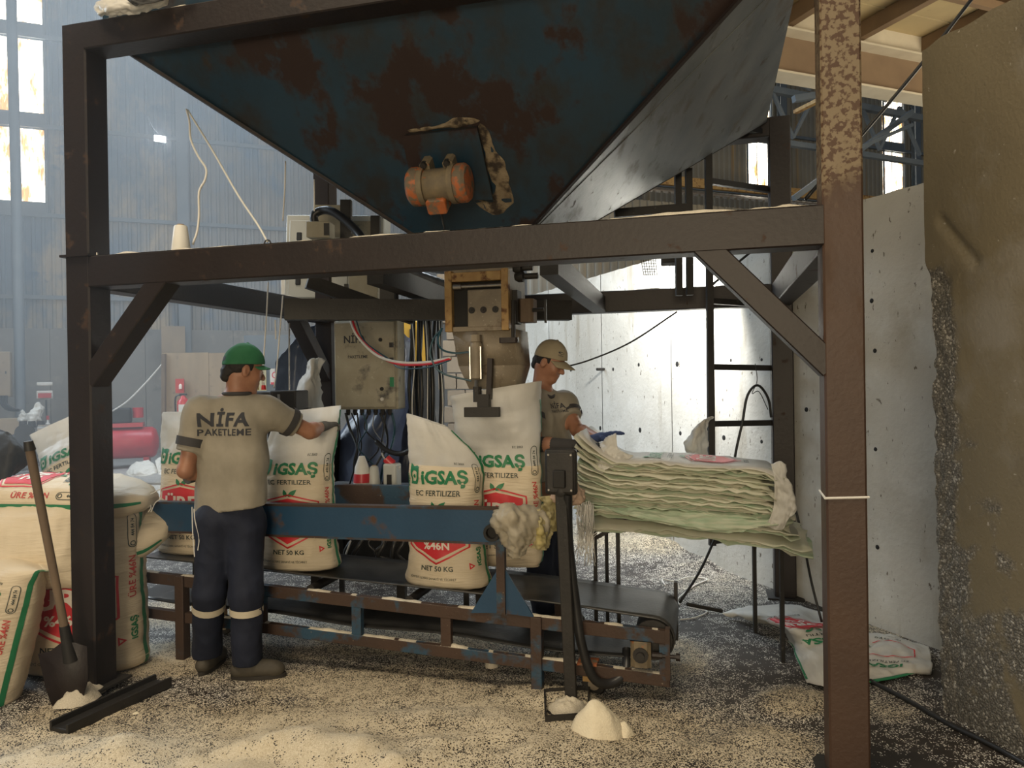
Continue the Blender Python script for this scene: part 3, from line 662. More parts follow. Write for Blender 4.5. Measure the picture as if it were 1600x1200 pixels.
# ================================================================== CONVEYOR
cv = thing('belt_conveyor', 'blue and rust belt conveyor with guide rails carrying the sacks', 'conveyor', fr(1.4, .85))
def zr(u): return .492 - .045 * u           # top of the side frame
u_a, u_b = -.34, 2.885
for v, m_ in ((.58, 'blue_rust'), (1.19, 'black_steel')):
    MB().bar(fr(u_a, v, zr(u_a) - .032), fr(u_b, v, zr(u_b) - .032), .04, .065).build('side_rail', M[m_], cv, bevel=.003)
    MB().bar(fr(u_a, v, zr(u_a) - .245), fr(u_b, v, zr(u_b) - .245), .04, .06).build('side_rail', M[m_], cv, bevel=.003)
    for u in (-.3, .60, 1.20, 1.72, u_b - .025):
        MB().box(fr(u, v, zr(u) - .135), EX, EY, EZ, .055 if u < 2.5 else .05, .036, .16).build('upright', M[m_], cv)
    for u in (.07, 2.215):
        MB().box(fr(u, v - .005 if v < 1 else v, (zr(u) + .0) / 2), EX, EY, EZ, .058, .062, zr(u)).build('leg', M['blue_rust'], cv, bevel=.004)
# belt: carrying run slightly troughed, nose round the end drum, return run
def belt_run():
    rows = []; vs = [.635 + .045 * i for i in range(12)]
    def tro(v): return .028 * min(1, (abs(v - .8825) / .2475) ** 3)
    for i in range(40):
        u = u_a + (2.80 - u_a) * i / 39; rows.append([fr(u, v, zr(u) + .035 + tro(v) * (1 - max(0, (u - 2.2) / .6)) + .004 * fbm((u, v, 0), 2.5)) for v in vs])
    rad = .105; cz = zr(2.8) + .035 - rad
    for i in range(1, 12):
        a = math.pi * i / 11; rows.append([fr(2.80 + rad * math.sin(a), v, cz + rad * math.cos(a)) for v in vs])
    for i in range(1, 20):
        u = 2.80 - (2.80 - u_a) * i / 19; rows.append([fr(u, v, zr(u) + .035 - .21 - .02 * math.sin(math.pi * (2.8 - u) / 1.1) ** 2) for v in vs])
    return rows
MB().grid(belt_run()).build('belt', M['rubber'], cv, 60, fix=False, solid=.008)
MB().lathe(fr(2.80, .62, zr(2.8) - .07), EY, [(0, .098), (.53, .098)], 20).build('end_drum', M['black_steel'], cv)
for u in (.3, .9, 1.5, 2.0):
    MB().lathe(fr(u, .6, zr(u) - .005), EY, [(0, .026), (.57, .026)], 10).build('roller', M['black_steel'], cv)
# end plate, bearing and take-up screw
ez = zr(2.8)
MB().box(fr(2.89, 1.2, ez - .09), EX, EY, EZ, .02, .05, .33).build('end_plate', M['black_steel'], cv)
MB().box(fr(2.876, .575, ez - .115), EX, EY, EZ, .022, .05, .25).build('end_plate', M['blue_rust'], cv)
MB().box(fr(2.745, .562, ez - .125), EX, EY, EZ, .10, .03, .13, ch=.02).build('bearing', M['motor'], cv, bevel=.006)
MB().lathe(fr(2.745, .55, ez - .125), -EY, [(0, .038), (.012, .038), (.012, .02), (.03, .02)], 14).build('bearing_hub', M['black_steel'], cv)
MB().lathe(fr(2.80, .56, ez - .125), EX, [(0, .016), (.05, .016), (.05, .010), (.115, .010), (.115, .02), (.135, .02)], 8).build('takeup_screw', M['brown'], cv)
# guide rails
def guide(v, z0_, z1_, ua_, ub_, m_):
    MB().bar(fr(ua_, v, (z0_[0] + z1_[0]) / 2), fr(ub_, v, (z0_[1] + z1_[1]) / 2), .012, z1_[0] - z0_[0]).build('guide_rail', M[m_], cv)
    for a_, b_ in ((z0_[0], z0_[1]), (z1_[0], z1_[1])):
        MB().bar(fr(ua_, v + .02, a_), fr(ub_, v + .02, b_), .055, .012).build('rail_lip', M['blue_rust'], cv)
guide(.575, (.742, .757), (.912, .938), -.20, 2.06, 'blue'); guide(1.30, (.79, .81), (.922, .936), -.3, 1.50, 'blue_rust')
for u, v in ((2.035, .565), (1.48, 1.31), (.2, 1.31)):
    MB().box(fr(u, v - .012, (zr(u) + .94) / 2), EX, EY, EZ, .045, .04, .94 - zr(u)).build('rail_post', M['blue_rust'], cv)
for s_ in (-1, 1):
    MB().prism([fr(2.035 + s_ * .022, .552, zr(2.035)), fr(2.035 + s_ * .17, .552, zr(2.035) - .01), fr(2.035 + s_ * .022, .552, zr(2.035) + .225)], EY * .012).build('gusset', M['blue'], cv)
MB().lathe(fr(2.0, .55, .825), -EY, [(0, .045), (.05, .045), (.05, .03), (.02, .03)], 14).build('pipe_socket', M['dark'], cv)
# undercarriage casters
for px, py, vv in ((918, 1070, .5), (1100, 1100, .5)):
    pass
def caster(u, v, s=1.):
    c = thing_part = None
    MB().box(fr(u, v, .168 * s), EX, EY, EZ, .10, .09, .012).build('caster_plate', M['orange'], cv)
    MB().box(fr(u, v, .12 * s), EX, EY, EZ, .05, .06, .085).build('caster_fork', M['yellow_rust'], cv)
    o = MB().lathe(fr(u + .03, v - .018, .062), EY, [(0, .03), (.0, .055), (.008, .062), (.028, .062), (.036, .055), (.036, .03)], 18).build('caster_wheel', M['black_steel'], cv)
    MB().lathe(fr(u + .03, v - .022, .062), EY, [(0, .03), (.044, .03)], 12).build('hub', M['tan_steel'], o)
caster(2.475, .60); caster(.02, 1.0)
# ================================================================== CONTROL PEDESTAL
pb = gnd(893, 1103)
pd = thing('control_pedestal', 'black control pedestal with a switch box standing in a steel tray', 'control stand', pb)
lean = V((-.062, .0, 0))
tz = 1.10
MB().bar(pb + EZ * .01, pb + lean * .6 + EZ * 1.12, .058, .03, up=EY, ch=.004).build('pole', M['black_steel'], pd)
hb = pb + lean * .55 + EZ * 1.155
MB().box(hb + EX * 0, EX, EY, EZ, .158, .05, .225, ch=0).build('switch_box', M['brown_box'] if 'brown_box' in M else M['black_steel'], pd, bevel=.014)
MB().box(hb - EY * .03, EX, EY, EZ, .135, .014, .20).build('cover', M['black_steel'], pd, bevel=.006)
MB().box(hb - EY * .05 - EZ * .03, EX, EY, EZ, .06, .03, .085).build('switch_block', M['dark'], pd, bevel=.005)
MB().lathe(pb + lean * .57 - EY * .02 + EZ * 1.06, -EY, [(0, .026), (.012, .026), (.018, .012)], 14).build('pivot', M['black_steel'], pd)
for a in (-1, 1):
    for b_ in (-1, 1): MB().lathe(hb - EY * .036 + EX * .056 * a + EZ * .086 * b_, -EY, [(0, .006), (.004, .005)], 8).build('screw', M['steel'], pd)
t0, t1, t2, t3 = gnd(853, 1135), gnd(918, 1130), gnd(921, 1086), gnd(851, 1092)
mb = MB(); tq = [t0, t1, t2, t3]
mb.prism([p + EZ * .004 for p in tq], EZ * .008)
for i in range(4): j = (i + 1) % 4; mb.bar(tq[i] + EZ * .025, tq[j] + EZ * .025, .008, .05)
mb.build('tray', M['black_steel'], pd)
MB().tube(curve_pts([hb - EZ * .11 + EX * .03, pb + V((.0, .03, .8)), pb + V((.03, .04, .5)), pb + V((.055, .03, .30)), pb + V((.11, .03, .13)), pb + V((.19, .05, .085)), pb + V((.28, .08, .13)), pb + V((.30, .16, .22))], 40), .024, 10).build('cable_hose', M['cable'], pd)
# granules heaped in the tray
def heap(c, rx, ry, h, label, m='grain', name='granule_heap', cat='granules', seed=0, kind='stuff', axes=None, nz_=.35):
    c = V(c); rows = []; ax_, ay_ = axes or (V((1, 0, 0)), V((0, 1, 0)))
    for i in range(13):
        q = i / 12; row = []
        for j in range(28):
            a = 2 * math.pi * j / 28; r = 1 - q; w_ = 1 + nz_ * fbm((math.cos(a) * 1.3, math.sin(a) * 1.3, seed), 1.2, 3)
            hh = h * (1 - r * r) * (1 + nz_ * fbm((math.cos(a) * r * 2, math.sin(a) * r * 2, seed + 4), 1.8, 3))
            row.append(c + ax_ * rx * r * w_ * math.cos(a) + ay_ * ry * r * w_ * math.sin(a) + EZ * (hh - .004))
        rows.append(row)
    mb = MB().grid(rows, wrap=True); return tag(mb.build(name, M[m], None, 180, origin=c), label, cat, None, kind)
heap((t0 + t1 + t2 + t3) / 4 + EZ * .012, .085, .085, .05, 'white granules heaped in the tray of the control pedestal', seed=2)
heap(gnd(150, 1085) + V((-.02, -.10, .03)), .11, .12, .07, 'granules heaped on the black channel at the left post', seed=5)
def clod(c, sx, sy, sz, label, seed, m='clod'):
    bm = bmesh.new(); bmesh.ops.create_icosphere(bm, subdivisions=4, radius=1)
    for v in bm.verts:
        p = v.co.copy(); k = 1 + .20 * fbm(p + V((seed, 0, 0)), .8, 2) + .03 * fbm(p, 6, 2)
        v.co = V((p.x * sx * k * (1 - .30 * max(0, p.z)), p.y * sy * k * (1 - .3 * max(0, p.z)), max(-.12, p.z) * sz * k + sz * .10)) + V(c)
    me = bpy.data.meshes.new('clod'); bm.to_mesh(me); bm.free(); smooth(me, 180)
    return tag(link('fertilizer_clod', me, M[m]), label, 'lump')
M['clod'] = mat('caked_white_fertilizer', (.80, .72, .55), (.74, .66, .50), .85, scale=20, bump=.5, bscale=120)
clod(gnd(935, 1150), .125, .11, .155, 'big white caked fertilizer lump beside the pedestal tray', 1)
clod(gnd(975, 1152) + V((0, .02, 0)), .05, .05, .055, 'small white caked crumb at the foot of the big lump', 5)
clod(gnd(768, 1042), .035, .03, .06, 'small brownish clod on the floor in front of the conveyor', 9, 'grain')
clod(gnd(213, 1118), .02, .02, .018, 'tiny white crumb in front of the black channel', 12)
clod(gnd(398, 1172), .022, .02, .02, 'tiny white crumb on the granule drift by the bottom edge', 15)
# ================================================================== PRINTED SACKS
def text2d(s, h, cx, cy, rot=0., bold=.012, sx=1., gap=1.):
    """flat triangulated lettering: height h, centred at cx, cy"""
    c = bpy.data.curves.new('lettering', 'FONT'); c.body = s; c.size = 1; c.offset = bold; c.space_character = gap; c.resolution_u = 2
    o = bpy.data.objects.new('lettering', c); COL.objects.link(o); bpy.context.view_layer.update()
    me = o.evaluated_get(bpy.context.evaluated_depsgraph_get()).to_mesh()
    vs = [V((v.co.x, v.co.y)) for v in me.vertices]; fs = [tuple(p.vertices) for p in me.polygons]
    o.to_mesh_clear(); bpy.data.objects.remove(o); bpy.data.curves.remove(c)
    x0, x1 = min(v.x for v in vs), max(v.x for v in vs); k = h / .73; ca, sa = math.cos(rot), math.sin(rot); out = []
    for v in vs:
        x, y = (v.x - (x0 + x1) / 2) * k * sx, (v.y - .36) * k; out.append((cx + x * ca - y * sa, cy + x * sa + y * ca))
    return out, fs
def poly2d(pts): return list(pts), [tuple(range(len(pts)))]
def ring2d(out, inn):
    n = len(out); return list(out) + list(inn), [(i, (i + 1) % n, n + (i + 1) % n, n + i) for i in range(n)]
def offs(pts, d, c):
    return [(c[0] + (x - c[0]) * (1 + d / math.hypot(x - c[0], y - c[1])), c[1] + (y - c[1]) * (1 + d / math.hypot(x - c[0], y - c[1]))) for x, y in pts]
def circ(cx, cy, r, n=18, ry=None): return [(cx + r * math.cos(2 * math.pi * i / n), cy + (ry or r) * math.sin(2 * math.pi * i / n)) for i in range(n)]
def stadium(cx, cy, w_, h_, n=8):
    r = w_ / 2; P = []
    for i in range(n + 1): a = math.pi * i / n; P.append((cx + r * math.cos(a), cy + h_ / 2 - r + r * math.sin(a)))
    for i in range(n + 1): a = math.pi + math.pi * i / n; P.append((cx + r * math.cos(a), cy - h_ / 2 + r + r * math.sin(a)))
    return P
def leaf(cx, cy, l, w_, rot):
    P = []; n = 10
    for i in range(n + 1): t = i / n; P.append((t * l, w_ * math.sin(math.pi * t ** .8)))
    for i in range(n - 1, 0, -1): t = i / n; P.append((t * l, -w_ * math.sin(math.pi * t ** .8)))
    ca, sa = math.cos(rot), math.sin(rot); return [(cx + x * ca - y * sa, cy + x * sa + y * ca) for x, y in P]
def cut2d(sh, cell=.020):
    vs, fs = sh; bm = bmesh.new(); bv = [bm.verts.new((x, y, 0)) for x, y in vs]
    for f in fs:
        try: bm.faces.new([bv[i] for i in f])
        except ValueError: pass
    for ax_, n in ((0, V((1, 0, 0))), (1, V((0, 1, 0)))):
        lo, hi = min(v.co[ax_] for v in bm.verts), max(v.co[ax_] for v in bm.verts); k = math.ceil(lo / cell)
        while k * cell < hi:
            co = V((0, 0, 0)); co[ax_] = k * cell
            bmesh.ops.bisect_plane(bm, geom=bm.verts[:] + bm.edges[:] + bm.faces[:], plane_co=co, plane_no=n); k += 1
    bm.verts.index_update()
    r = [(v.co.x, v.co.y) for v in bm.verts], [tuple(v.index for v in f.verts) for f in bm.faces]; bm.free(); return r
def merge2d(*shs):
    v, f = [], []
    for sh in shs:
        a, b_ = cut2d(sh); n = len(v); v += a; f += [tuple(i + n for i in q) for q in b_]
    return v, f
HEX = [(0, .452), (.15, .418), (.15, .262), (0, .188), (-.15, .262), (-.15, .418)]
HC = (0, .33)
PRINT = {
    'logo_print': ('pr_green', .0016, merge2d(text2d('iGSAŞ', .070, .035, .635, bold=.04, sx=1.05))),
    'logo_mark': ('pr_green', .0016, merge2d(ring2d([(-.190, .595), (-.135, .595), (-.122, .63), (-.122, .685), (-.145, .69), (-.17, .685), (-.198, .70), (-.194, .64)], [(-.176, .612), (-.152, .610), (-.142, .63), (-.142, .657), (-.155, .664), (-.170, .664), (-.180, .652), (-.180, .63)]), poly2d(circ(-.160, .637, .010)))),
    'leaf_print': ('pr_green', .0016, merge2d(poly2d(leaf(-.012, .462, .048, .012, math.radians(112))), poly2d(leaf(.0, .462, .066, .014, math.radians(42))))),
    'grade_print': ('pr_black', .0016, merge2d(text2d('EC FERTILIZER', .030, .0, .552, bold=.012))),
    'weight_print': ('pr_black', .0016, merge2d(text2d('NET 50 KG', .026, .0, .142, bold=.02))),
    'maker_print': ('pr_black', .0016, merge2d(text2d('KİMYEVİ GÜBRE SANAYİ VE TİCARET', .011, -.03, .090, bold=0))),
    'batch_print': ('pr_black', .0016, merge2d(text2d('EC 2003', .013, .13, .715))),
    'emblem_print': ('pr_red', .0016, merge2d(poly2d(HEX))),
    'emblem_border': ('pr_red', .0016, merge2d(ring2d(offs(HEX, .026, HC), offs(HEX, .016, HC)))),
    'recycling_mark': ('pr_red', .0016, merge2d(ring2d(circ(.175, .155, .020, 3), circ(.175, .155, .009, 3)))),
    'emblem_lettering': ('pr_white', .0030, merge2d(text2d('ÜRE', .088, 0, .350, bold=.03))),
    'emblem_figures': ('pr_white', .0030, merge2d(text2d('%46N', .042, 0, .262, bold=.03))),
    'side_lettering': ('pr_side', .0016, merge2d(text2d('ÜRE %46N', .030, .222, .42, math.pi / 2, bold=.02))),
    'phone_mark': ('pr_black', .0016, merge2d(ring2d(stadium(.225, .635, .040, .17), stadium(.225, .635, .034, .162)), text2d('444 84 74', .016, .225, .65, math.pi / 2, bold=.01), ring2d(circ(.225, .57, .012, 12), circ(.225, .57, .008, 12)))),
    'side_logo': ('pr_green', .0016, merge2d(text2d('iGSAŞ', .026, .222, .20, math.pi / 2, bold=.04))),
    'side_logo_left': ('pr_green', .0016, merge2d(text2d('iGSAŞ', .026, -.222, .60, -math.pi / 2, bold=.04))),
    'edge_stripe': ('pr_green', .0012, merge2d(poly2d([(.266, .01), (.290, .01), (.290, .93), (.266, .93)]))),
}
class Bag:
    def __init__(s, name, label, org, X, Z, keys, fill=.70, H=.95, scale=1., wr=.004, p=2.3, closed=False, deform=None, seed=0, skip=(), group=None, cols=64, rows=52, roll=0., root_at=None, body_mat=('sack', 'film')):
        X = V(X).normalized(); Z = V(Z).normalized(); X = (X - Z * X.dot(Z)).normalized(); Y = Z.cross(X)
        if roll: X, Y = X * math.cos(roll) + Y * math.sin(roll), -X * math.sin(roll) + Y * math.cos(roll)
        s.H = H; s.rows, s.cols = rows, cols; org = V(org); kk = np.array(keys, float); n = kk.shape[1]
        fl = np.linspace(0, H, rows + 1); ks = []
        for c in range(n):      # smooth interpolation through the key sections
            xs_, ys_ = kk[:, 0], kk[:, c]; m_ = np.gradient(ys_, xs_); out = []
            for f_ in fl:
                i = min(max(np.searchsorted(xs_, f_) - 1, 0), len(xs_) - 2); h_ = xs_[i + 1] - xs_[i]; t = (f_ - xs_[i]) / h_
                out.append((2 * t ** 3 - 3 * t * t + 1) * ys_[i] + (t ** 3 - 2 * t * t + t) * h_ * m_[i] + (-2 * t ** 3 + 3 * t * t) * ys_[i + 1] + (t ** 3 - t * t) * h_ * m_[i + 1])
            ks.append(out)
        ks = np.array(ks).T; G = []
        for r in range(rows + 1):
            a, b_, cx, cy, z = ks[r][1:6]; sh = ks[r][6] if n > 6 else 0; a = max(a, .01); b_ = max(b_, .006)
            th = np.linspace(0, 2 * math.pi, 200); q = 2 / p
            x = a * np.sign(np.sin(th)) * np.abs(np.sin(th)) ** q; y = -b_ * np.sign(np.cos(th)) * np.abs(np.cos(th)) ** q
            L_ = np.concatenate([[0], np.cumsum(np.hypot(np.diff(x), np.diff(y)))]); t = np.linspace(0, L_[-1], cols + 1)[:-1]
            xx, yy = np.interp(t, L_, x), np.interp(t, L_, y); row = []
            for j in range(cols):
                nx, ny = xx[j] / a, yy[j] / b_; l = math.hypot(nx, ny) or 1
                ang = 2 * math.pi * j / cols
                w_ = wr * (1.3 * fbm((math.cos(ang) * .9, math.sin(ang) * .9 + seed, fl[r] * 34), 1.0, 2) * min(1, b_ / .05) + 1.6 * fbm((math.cos(ang) * 2.2 + seed, math.sin(ang) * 2.2, fl[r] * 5), 1.3, 3))
                pt = V(((xx[j] + w_ * nx / l) + cx, (yy[j] + w_ * ny / l) + cy, z + sh * xx[j])) * scale
                P = org + X * pt.x + Y * pt.y + Z * pt.z
                row.append(deform(P) if deform else P)
            G.append(row)
        s.G = G
        mb = MB(); mb.grid(G, wrap=True)
        mb.f.append(tuple(range(cols))[::-1]); mb.m.append(0)
        if closed: mb.f.append(tuple(range(rows * cols, (rows + 1) * cols))); mb.m.append(0)
        k = int(fill / H * rows) * cols
        for i in range(len(mb.f)):
            if i < rows * cols and i >= k: mb.m[i] = 1
        zz = min(p_.z for r in G for p_ in r); cc = sum((p_ for r in G for p_ in r), V()) / (len(G) * cols)
        s.root = thing(name, label, 'sack', V((cc.x, cc.y, zz)), group)
        mb.build('sack_body', [M[body_mat[0]], M[body_mat[1]]], s.root, 180, fix=False)
        for pn, (m_, off, sh) in PRINT.items():
            if pn in skip: continue
            nm_ = 'side_logo' if pn == 'side_logo_left' else pn
            vs = [s.surf(x, y, off + .0016) for x, y in sh[0]]
            q = MB(); q.v = [tuple(v) for v in vs]; q.f = list(sh[1]); q.m = [0] * len(q.f); q.build(nm_, M[m_], s.root, 180, fix=False)
    def surf(s, x, y, off):
        r = min(max(y / s.H * s.rows, 0), s.rows - .001); c = (x / 1.12 * s.cols) % s.cols
        i, j = int(r), int(c); fr_, fc = r - i, c - j; j2 = (j + 1) % s.cols; j %= s.cols
        a, b_, c2, d = s.G[i][j], s.G[i][j2], s.G[i + 1][j], s.G[i + 1][j2]
        P = a * (1 - fr_) * (1 - fc) + b_ * (1 - fr_) * fc + c2 * fr_ * (1 - fc) + d * fr_ * fc
        i0, i1 = max(i - 1, 0), min(i + 2, s.rows); j0, j1 = (j - 1) % s.cols, (j2 + 1) % s.cols
        n = (s.G[i][j1] - s.G[i][j0]).cross(s.G[i1][j] - s.G[i0][j])
        return P + n.normalized() * off if n.length > 1e-9 else P
XR = V((1, 0, 0))
FULL = [(0, .215, .105, 0, 0, .0), (.035, .245, .135, 0, 0, .012), (.12, .235, .15, 0, 0, .10), (.3, .222, .15, 0, 0, .29), (.52, .216, .135, 0, 0, .50), (.66, .222, .11, 0, 0, .64), (.76, .235, .06, 0, 0, .735), (.95, .262, .014, 0, 0, .915)]
def beltz(u): return zr(u) + .04
p = pv(470, 890, .86); u_ = (p - FO).dot(EX)
k = [list(q) + [0] for q in FULL]
k[-1] = [.95, .20, .035, .085, -.02, .955, .10]; k[-2] = [.80, .225, .055, .03, 0, .775, .05]; k[-3] = [.68, .222, .10, 0, 0, .65, 0]
Bag('fertilizer_sack', 'white printed sack whose top the green-capped worker grips', fr(u_, .85, beltz(u_)), EX, EZ, k, fill=.66, wr=.005, seed=1, roll=.10)
p = pv(697, 915, .80); u_ = (p - FO).dot(EX)
k = [list(q) + [0] for q in FULL]
k[-3] = [.66, .222, .11, -.0, 0, .645, 0]; k[-2] = [.76, .215, .06, -.02, 0, .74, -.12]; k[-1] = [.95, .13, .03, -.115, 0, .93, -.30]
Bag('fertilizer_sack', 'full white printed sack standing on the belt in front of the sack being filled', fr(u_, .83, beltz(u_)), EX, EZ, k, fill=.70, wr=.005, seed=2, roll=-.06)
k = [(0, .24, .05, .0, -.02, 0, 0), (.06, .262, .085, 0, -.02, .05, 0), (.2, .262, .10, 0, -.01, .19, 0), (.45, .258, .085, 0, 0, .44, 0), (.7, .262, .07, -.01, .02, .69, 0), (.86, .27, .11, -.02, .05, .86, .06), (.95, .275, .13, -.025, .06, .985, .10), (1.02, .29, .13, -.03, .06, 1.05, .15)]
Bag('fertilizer_sack', 'white printed sack hanging from the bagging spout while it fills', fr(1.865, 1.13, .51), EX, EZ, k, fill=.62, H=1.02, wr=.006, seed=3, p=2.6, roll=.04)
p = pv(306, 860, .95); u_ = (p - FO).dot(EX)
k = [list(q) + [0] for q in FULL]; k[-1] = [.95, .19, .05, -.03, 0, .90, 0]
Bag('fertilizer_sack', 'white printed sack on the belt half hidden behind the green-capped worker', fr(u_, .95, beltz(u_)), EX, EZ, k, fill=.66, seed=4, roll=.05)
# empty lower end of a sack hanging below the rail at the filling station
PIL = [(0, .26, .012, 0, 0, 0), (.06, .262, .05, 0, 0, .05), (.2, .235, .115, 0, 0, .18), (.48, .228, .13, 0, 0, .45), (.75, .235, .115, 0, 0, .71), (.89, .26, .05, 0, 0, .84), (.95, .27, .012, 0, 0, .89)]
PIL2 = PIL[:4] + [(.75, .225, .12, 0, 0, .70), (.88, .16, .075, 0, 0, .82), (.95, .075, .035, 0, 0, .88)]
# ---- the pile of full sacks at the left
def sag(z0, k=.5):
    return lambda P: V((P.x, P.y, max(P.z, z0)))
kf = [(0, .22, .11, 0, 0, .0), (.035, .25, .145, 0, 0, .012), (.12, .25, .165, 0, 0, .10), (.35, .24, .165, 0, 0, .33), (.6, .235, .15, 0, 0, .56), (.78, .24, .11, 0, 0, .70), (.88, .25, .04, .0, .02, .745), (.95, .262, .014, 0, .09, .74)]
Bag('fertilizer_sack', 'full sack standing behind the shovel with its red emblem half hidden by the post', gnd(140, 1050) + V((-.07, .09, 0)), V((.985, .17, 0)), V((.0, .02, 1)), kf, fill=.95, scale=1.34, seed=5, closed=True, skip=('logo_print', 'logo_mark'), roll=-.12)
Bag('fertilizer_sack', 'full sack leaning at the left edge with a diagonal green stripe', gnd(-62, 1100) + V((.02, .10, 0)), V((1, -.25, 0)), V((.26, .05, 1)), kf, fill=.95, scale=1.0, seed=6, closed=True, deform=sag(.0), roll=-.35)
pil = [(a, b_, c * 1.12, d, e, f_) for a, b_, c, d, e, f_ in PIL]
Bag('fertilizer_sack', 'full sack lying across the pile above the leaning sack with a green stripe round it', at(-45, 862, 4.02), V((0, -.35, -1)), V((1, .12, .04)), [(a * .62 / .95, b_ * .9, c * 1.1, d, e, f_ * .66) for a, b_, c, d, e, f_ in PIL], H=.62, fill=.62, seed=7, closed=True, scale=1.12, skip=tuple(q for q in PRINT if q != 'edge_stripe'))
Bag('fertilizer_sack', 'full sack lying on top of the pile with string at its tied end', at(-40, 778, 4.28), V((0, -1, -.18)), V((1, .05, -.03)), [(a, b_, c * .92, d, e, f_ * 1.02) for a, b_, c, d, e, f_ in PIL2], fill=.95, seed=8, closed=True, scale=1.12, roll=-.15)
Bag('fertilizer_sack', 'full sack lying second from the top of the pile with a twisted white end', at(-15, 828, 4.40), V((0, -1, -.3)), V((1, .04, .0)), [(a, b_, c * .95, d, e, f_ * 1.06) for a, b_, c, d, e, f_ in PIL2], fill=.95, seed=9, closed=True, scale=1.13, skip=('logo_print', 'logo_mark'), roll=.3)
Bag('fertilizer_sack', 'sack slumped at the back of the pile with its green lettering tilted', at(146, 838, 5.25), V((.90, .05, .42)), V((-.40, .30, .88)), FULL, fill=.60, seed=10, scale=1.02, roll=0)
# twisted tied ends and strings
def ends(p, d, s, label):
    d = V(d).normalized(); mb = MB(); x = d.cross(EZ).normalized(); rows = []
    for i in range(9):
        t = i / 8; r = s * (.55 - .4 * math.sin(math.pi * min(1, t * 1.6)) + .45 * max(0, t - .5) * 1.4); rows.append([p + d * s * 2.2 * t + (x * math.cos(a) * r * (1 + .3 * math.sin(3 * a)) + EZ * math.sin(a) * r * (.6 + .3 * math.sin(2 * a + 1))) for a in [2 * math.pi * j / 16 for j in range(16)]])
    return tag(mb.grid(rows, wrap=True).build('sack_tie', M['film'], None, 180), label, 'sack tie')
ends(at(236, 842, 4.42), (1, 0, .55), .05, 'twisted white plastic sack end sticking out over the rail')
for i, pts in enumerate(([(228, 775), (240, 770), (250, 765), (252, 778), (243, 785), (236, 800)], [(230, 780), (236, 792), (232, 800)])):
    tag(MB().tube(curve_pts([at(a, b_, 4.3) for a, b_ in pts], 18), .003, 5).build('string', M['rope']), ('loose white string looping from the tied top sack', 'short white string hanging from the tied top sack')[i], 'string')
# ---- shovel leaning on the pile
sh = thing('shovel', 'rusty shovel with a worn wooden shaft leaning on the sack pile', 'shovel', at(92, 1098, 3.74))
sa, sb = at(45, 694, 3.56), at(108, 1018, 3.72)
dsh = (sb - sa).normalized()
MB().tube([sa, sa.lerp(sb, .3), sa.lerp(sb, .7), sb], [.021, .020, .019, .021], 12).build('shaft', M['wood_dark'], sh)
MB().tube([sa - dsh * .015, sa + dsh * .03], [.020, .026], 12).build('grip', M['black_steel'], sh)
MB().tube([sb - dsh * .14, sb - dsh * .05, sb + dsh * .05], [.023, .027, .034], 12).build('socket', M['black_steel'], sh)
bl_ = [(60, 1022), (78, 1018), (96, 1004), (116, 1004), (136, 1010), (138, 1060), (128, 1096), (104, 1106), (82, 1104), (72, 1078)]
mb = MB(); P2 = [at(a, b_, 3.72 - .012 * math.cos((a - 100) / 30.)) for a, b_ in bl_]; cpt = at(102, 1055, 3.755)
mb.add([cpt] + P2, [(0, i + 1, (i + 1) % len(P2) + 1) for i in range(len(P2))])
mb.build('blade', M['brown'], sh, 180, solid=.005, sub=0)
# ---- thick pile of empty sacks on the rack: every sack a sheet of its own
NS = 34
rk = thing('sack_rack', 'thin brown steel rack under the pile of empty sacks', 'rack', fr(2.9, 1.45))
for u, v in ((2.42, 1.25), (2.55, 1.30), (3.47, 1.27), (3.35, 1.75), (2.42, 1.75)):
    MB().bar(fr(u, v, 0), fr(u, v, .77), .022, .022).build('leg', M['black_steel'], rk)
MB().bar(fr(2.38, 1.25, .775), fr(3.5, 1.25, .775), .025, .02).build('rail', M['brown'], rk); MB().bar(fr(2.38, 1.7, .775), fr(3.5, 1.7, .775), .025, .02).build('rail', M['brown'], rk)
MB().bar(fr(2.42, 1.25, .66), fr(2.62, 1.25, .775), .022, .022).build('stay', M['brown'], rk)
rng = random.Random(11)
def sheet_sack(i, n):
    t = i / (n - 1); z0 = .80 + .345 * t; off = rng.uniform(-.035, .035); L0, L1 = 2.33 + rng.uniform(-.02, .03), 3.52 - .10 * t + rng.uniform(-.05, .05) + (.06 if i < 4 else 0)
    ry = rng.uniform(-.03, .03); rows = []; nu_, nv_ = 26, 9
    for a in range(nu_ + 1):
        q = a / nu_; u = L0 + (L1 - L0) * q; row = []
        for b_ in range(nv_ + 1):
            r = b_ / nv_; v = 1.16 + off + .56 * r + ry * (q - .5)
            z = z0 - .035 * q * (1 - t) - .055 * q * q - (.05 * (1 - t)) * math.sin(math.pi * q) * 0 + .012 * fbm((u * 2.5, v * 2, i * .37), 1, 3)
            z += (.06 * t + .10 * t * t) * max(0, 1 - q / .22) ** 1.6               # curled up end by the worker
            e = abs(r - .5) * 2; z -= .018 * max(0, e - .75) / .25 * rng.uniform(.2, 1.3)
            if q > .93: z -= rng.uniform(0, .03)
            if i < 3: z -= .05 * max(0, (.5 - r)) * (1.5 + fbm((u * 3, i, 0), 1, 2)) + (.02 if r < .12 else 0)
            row.append(fr(u + (rng.uniform(-.012, .012) if a == nu_ else 0), v, z))
        rows.append(row)
    return rows
stack_top = None
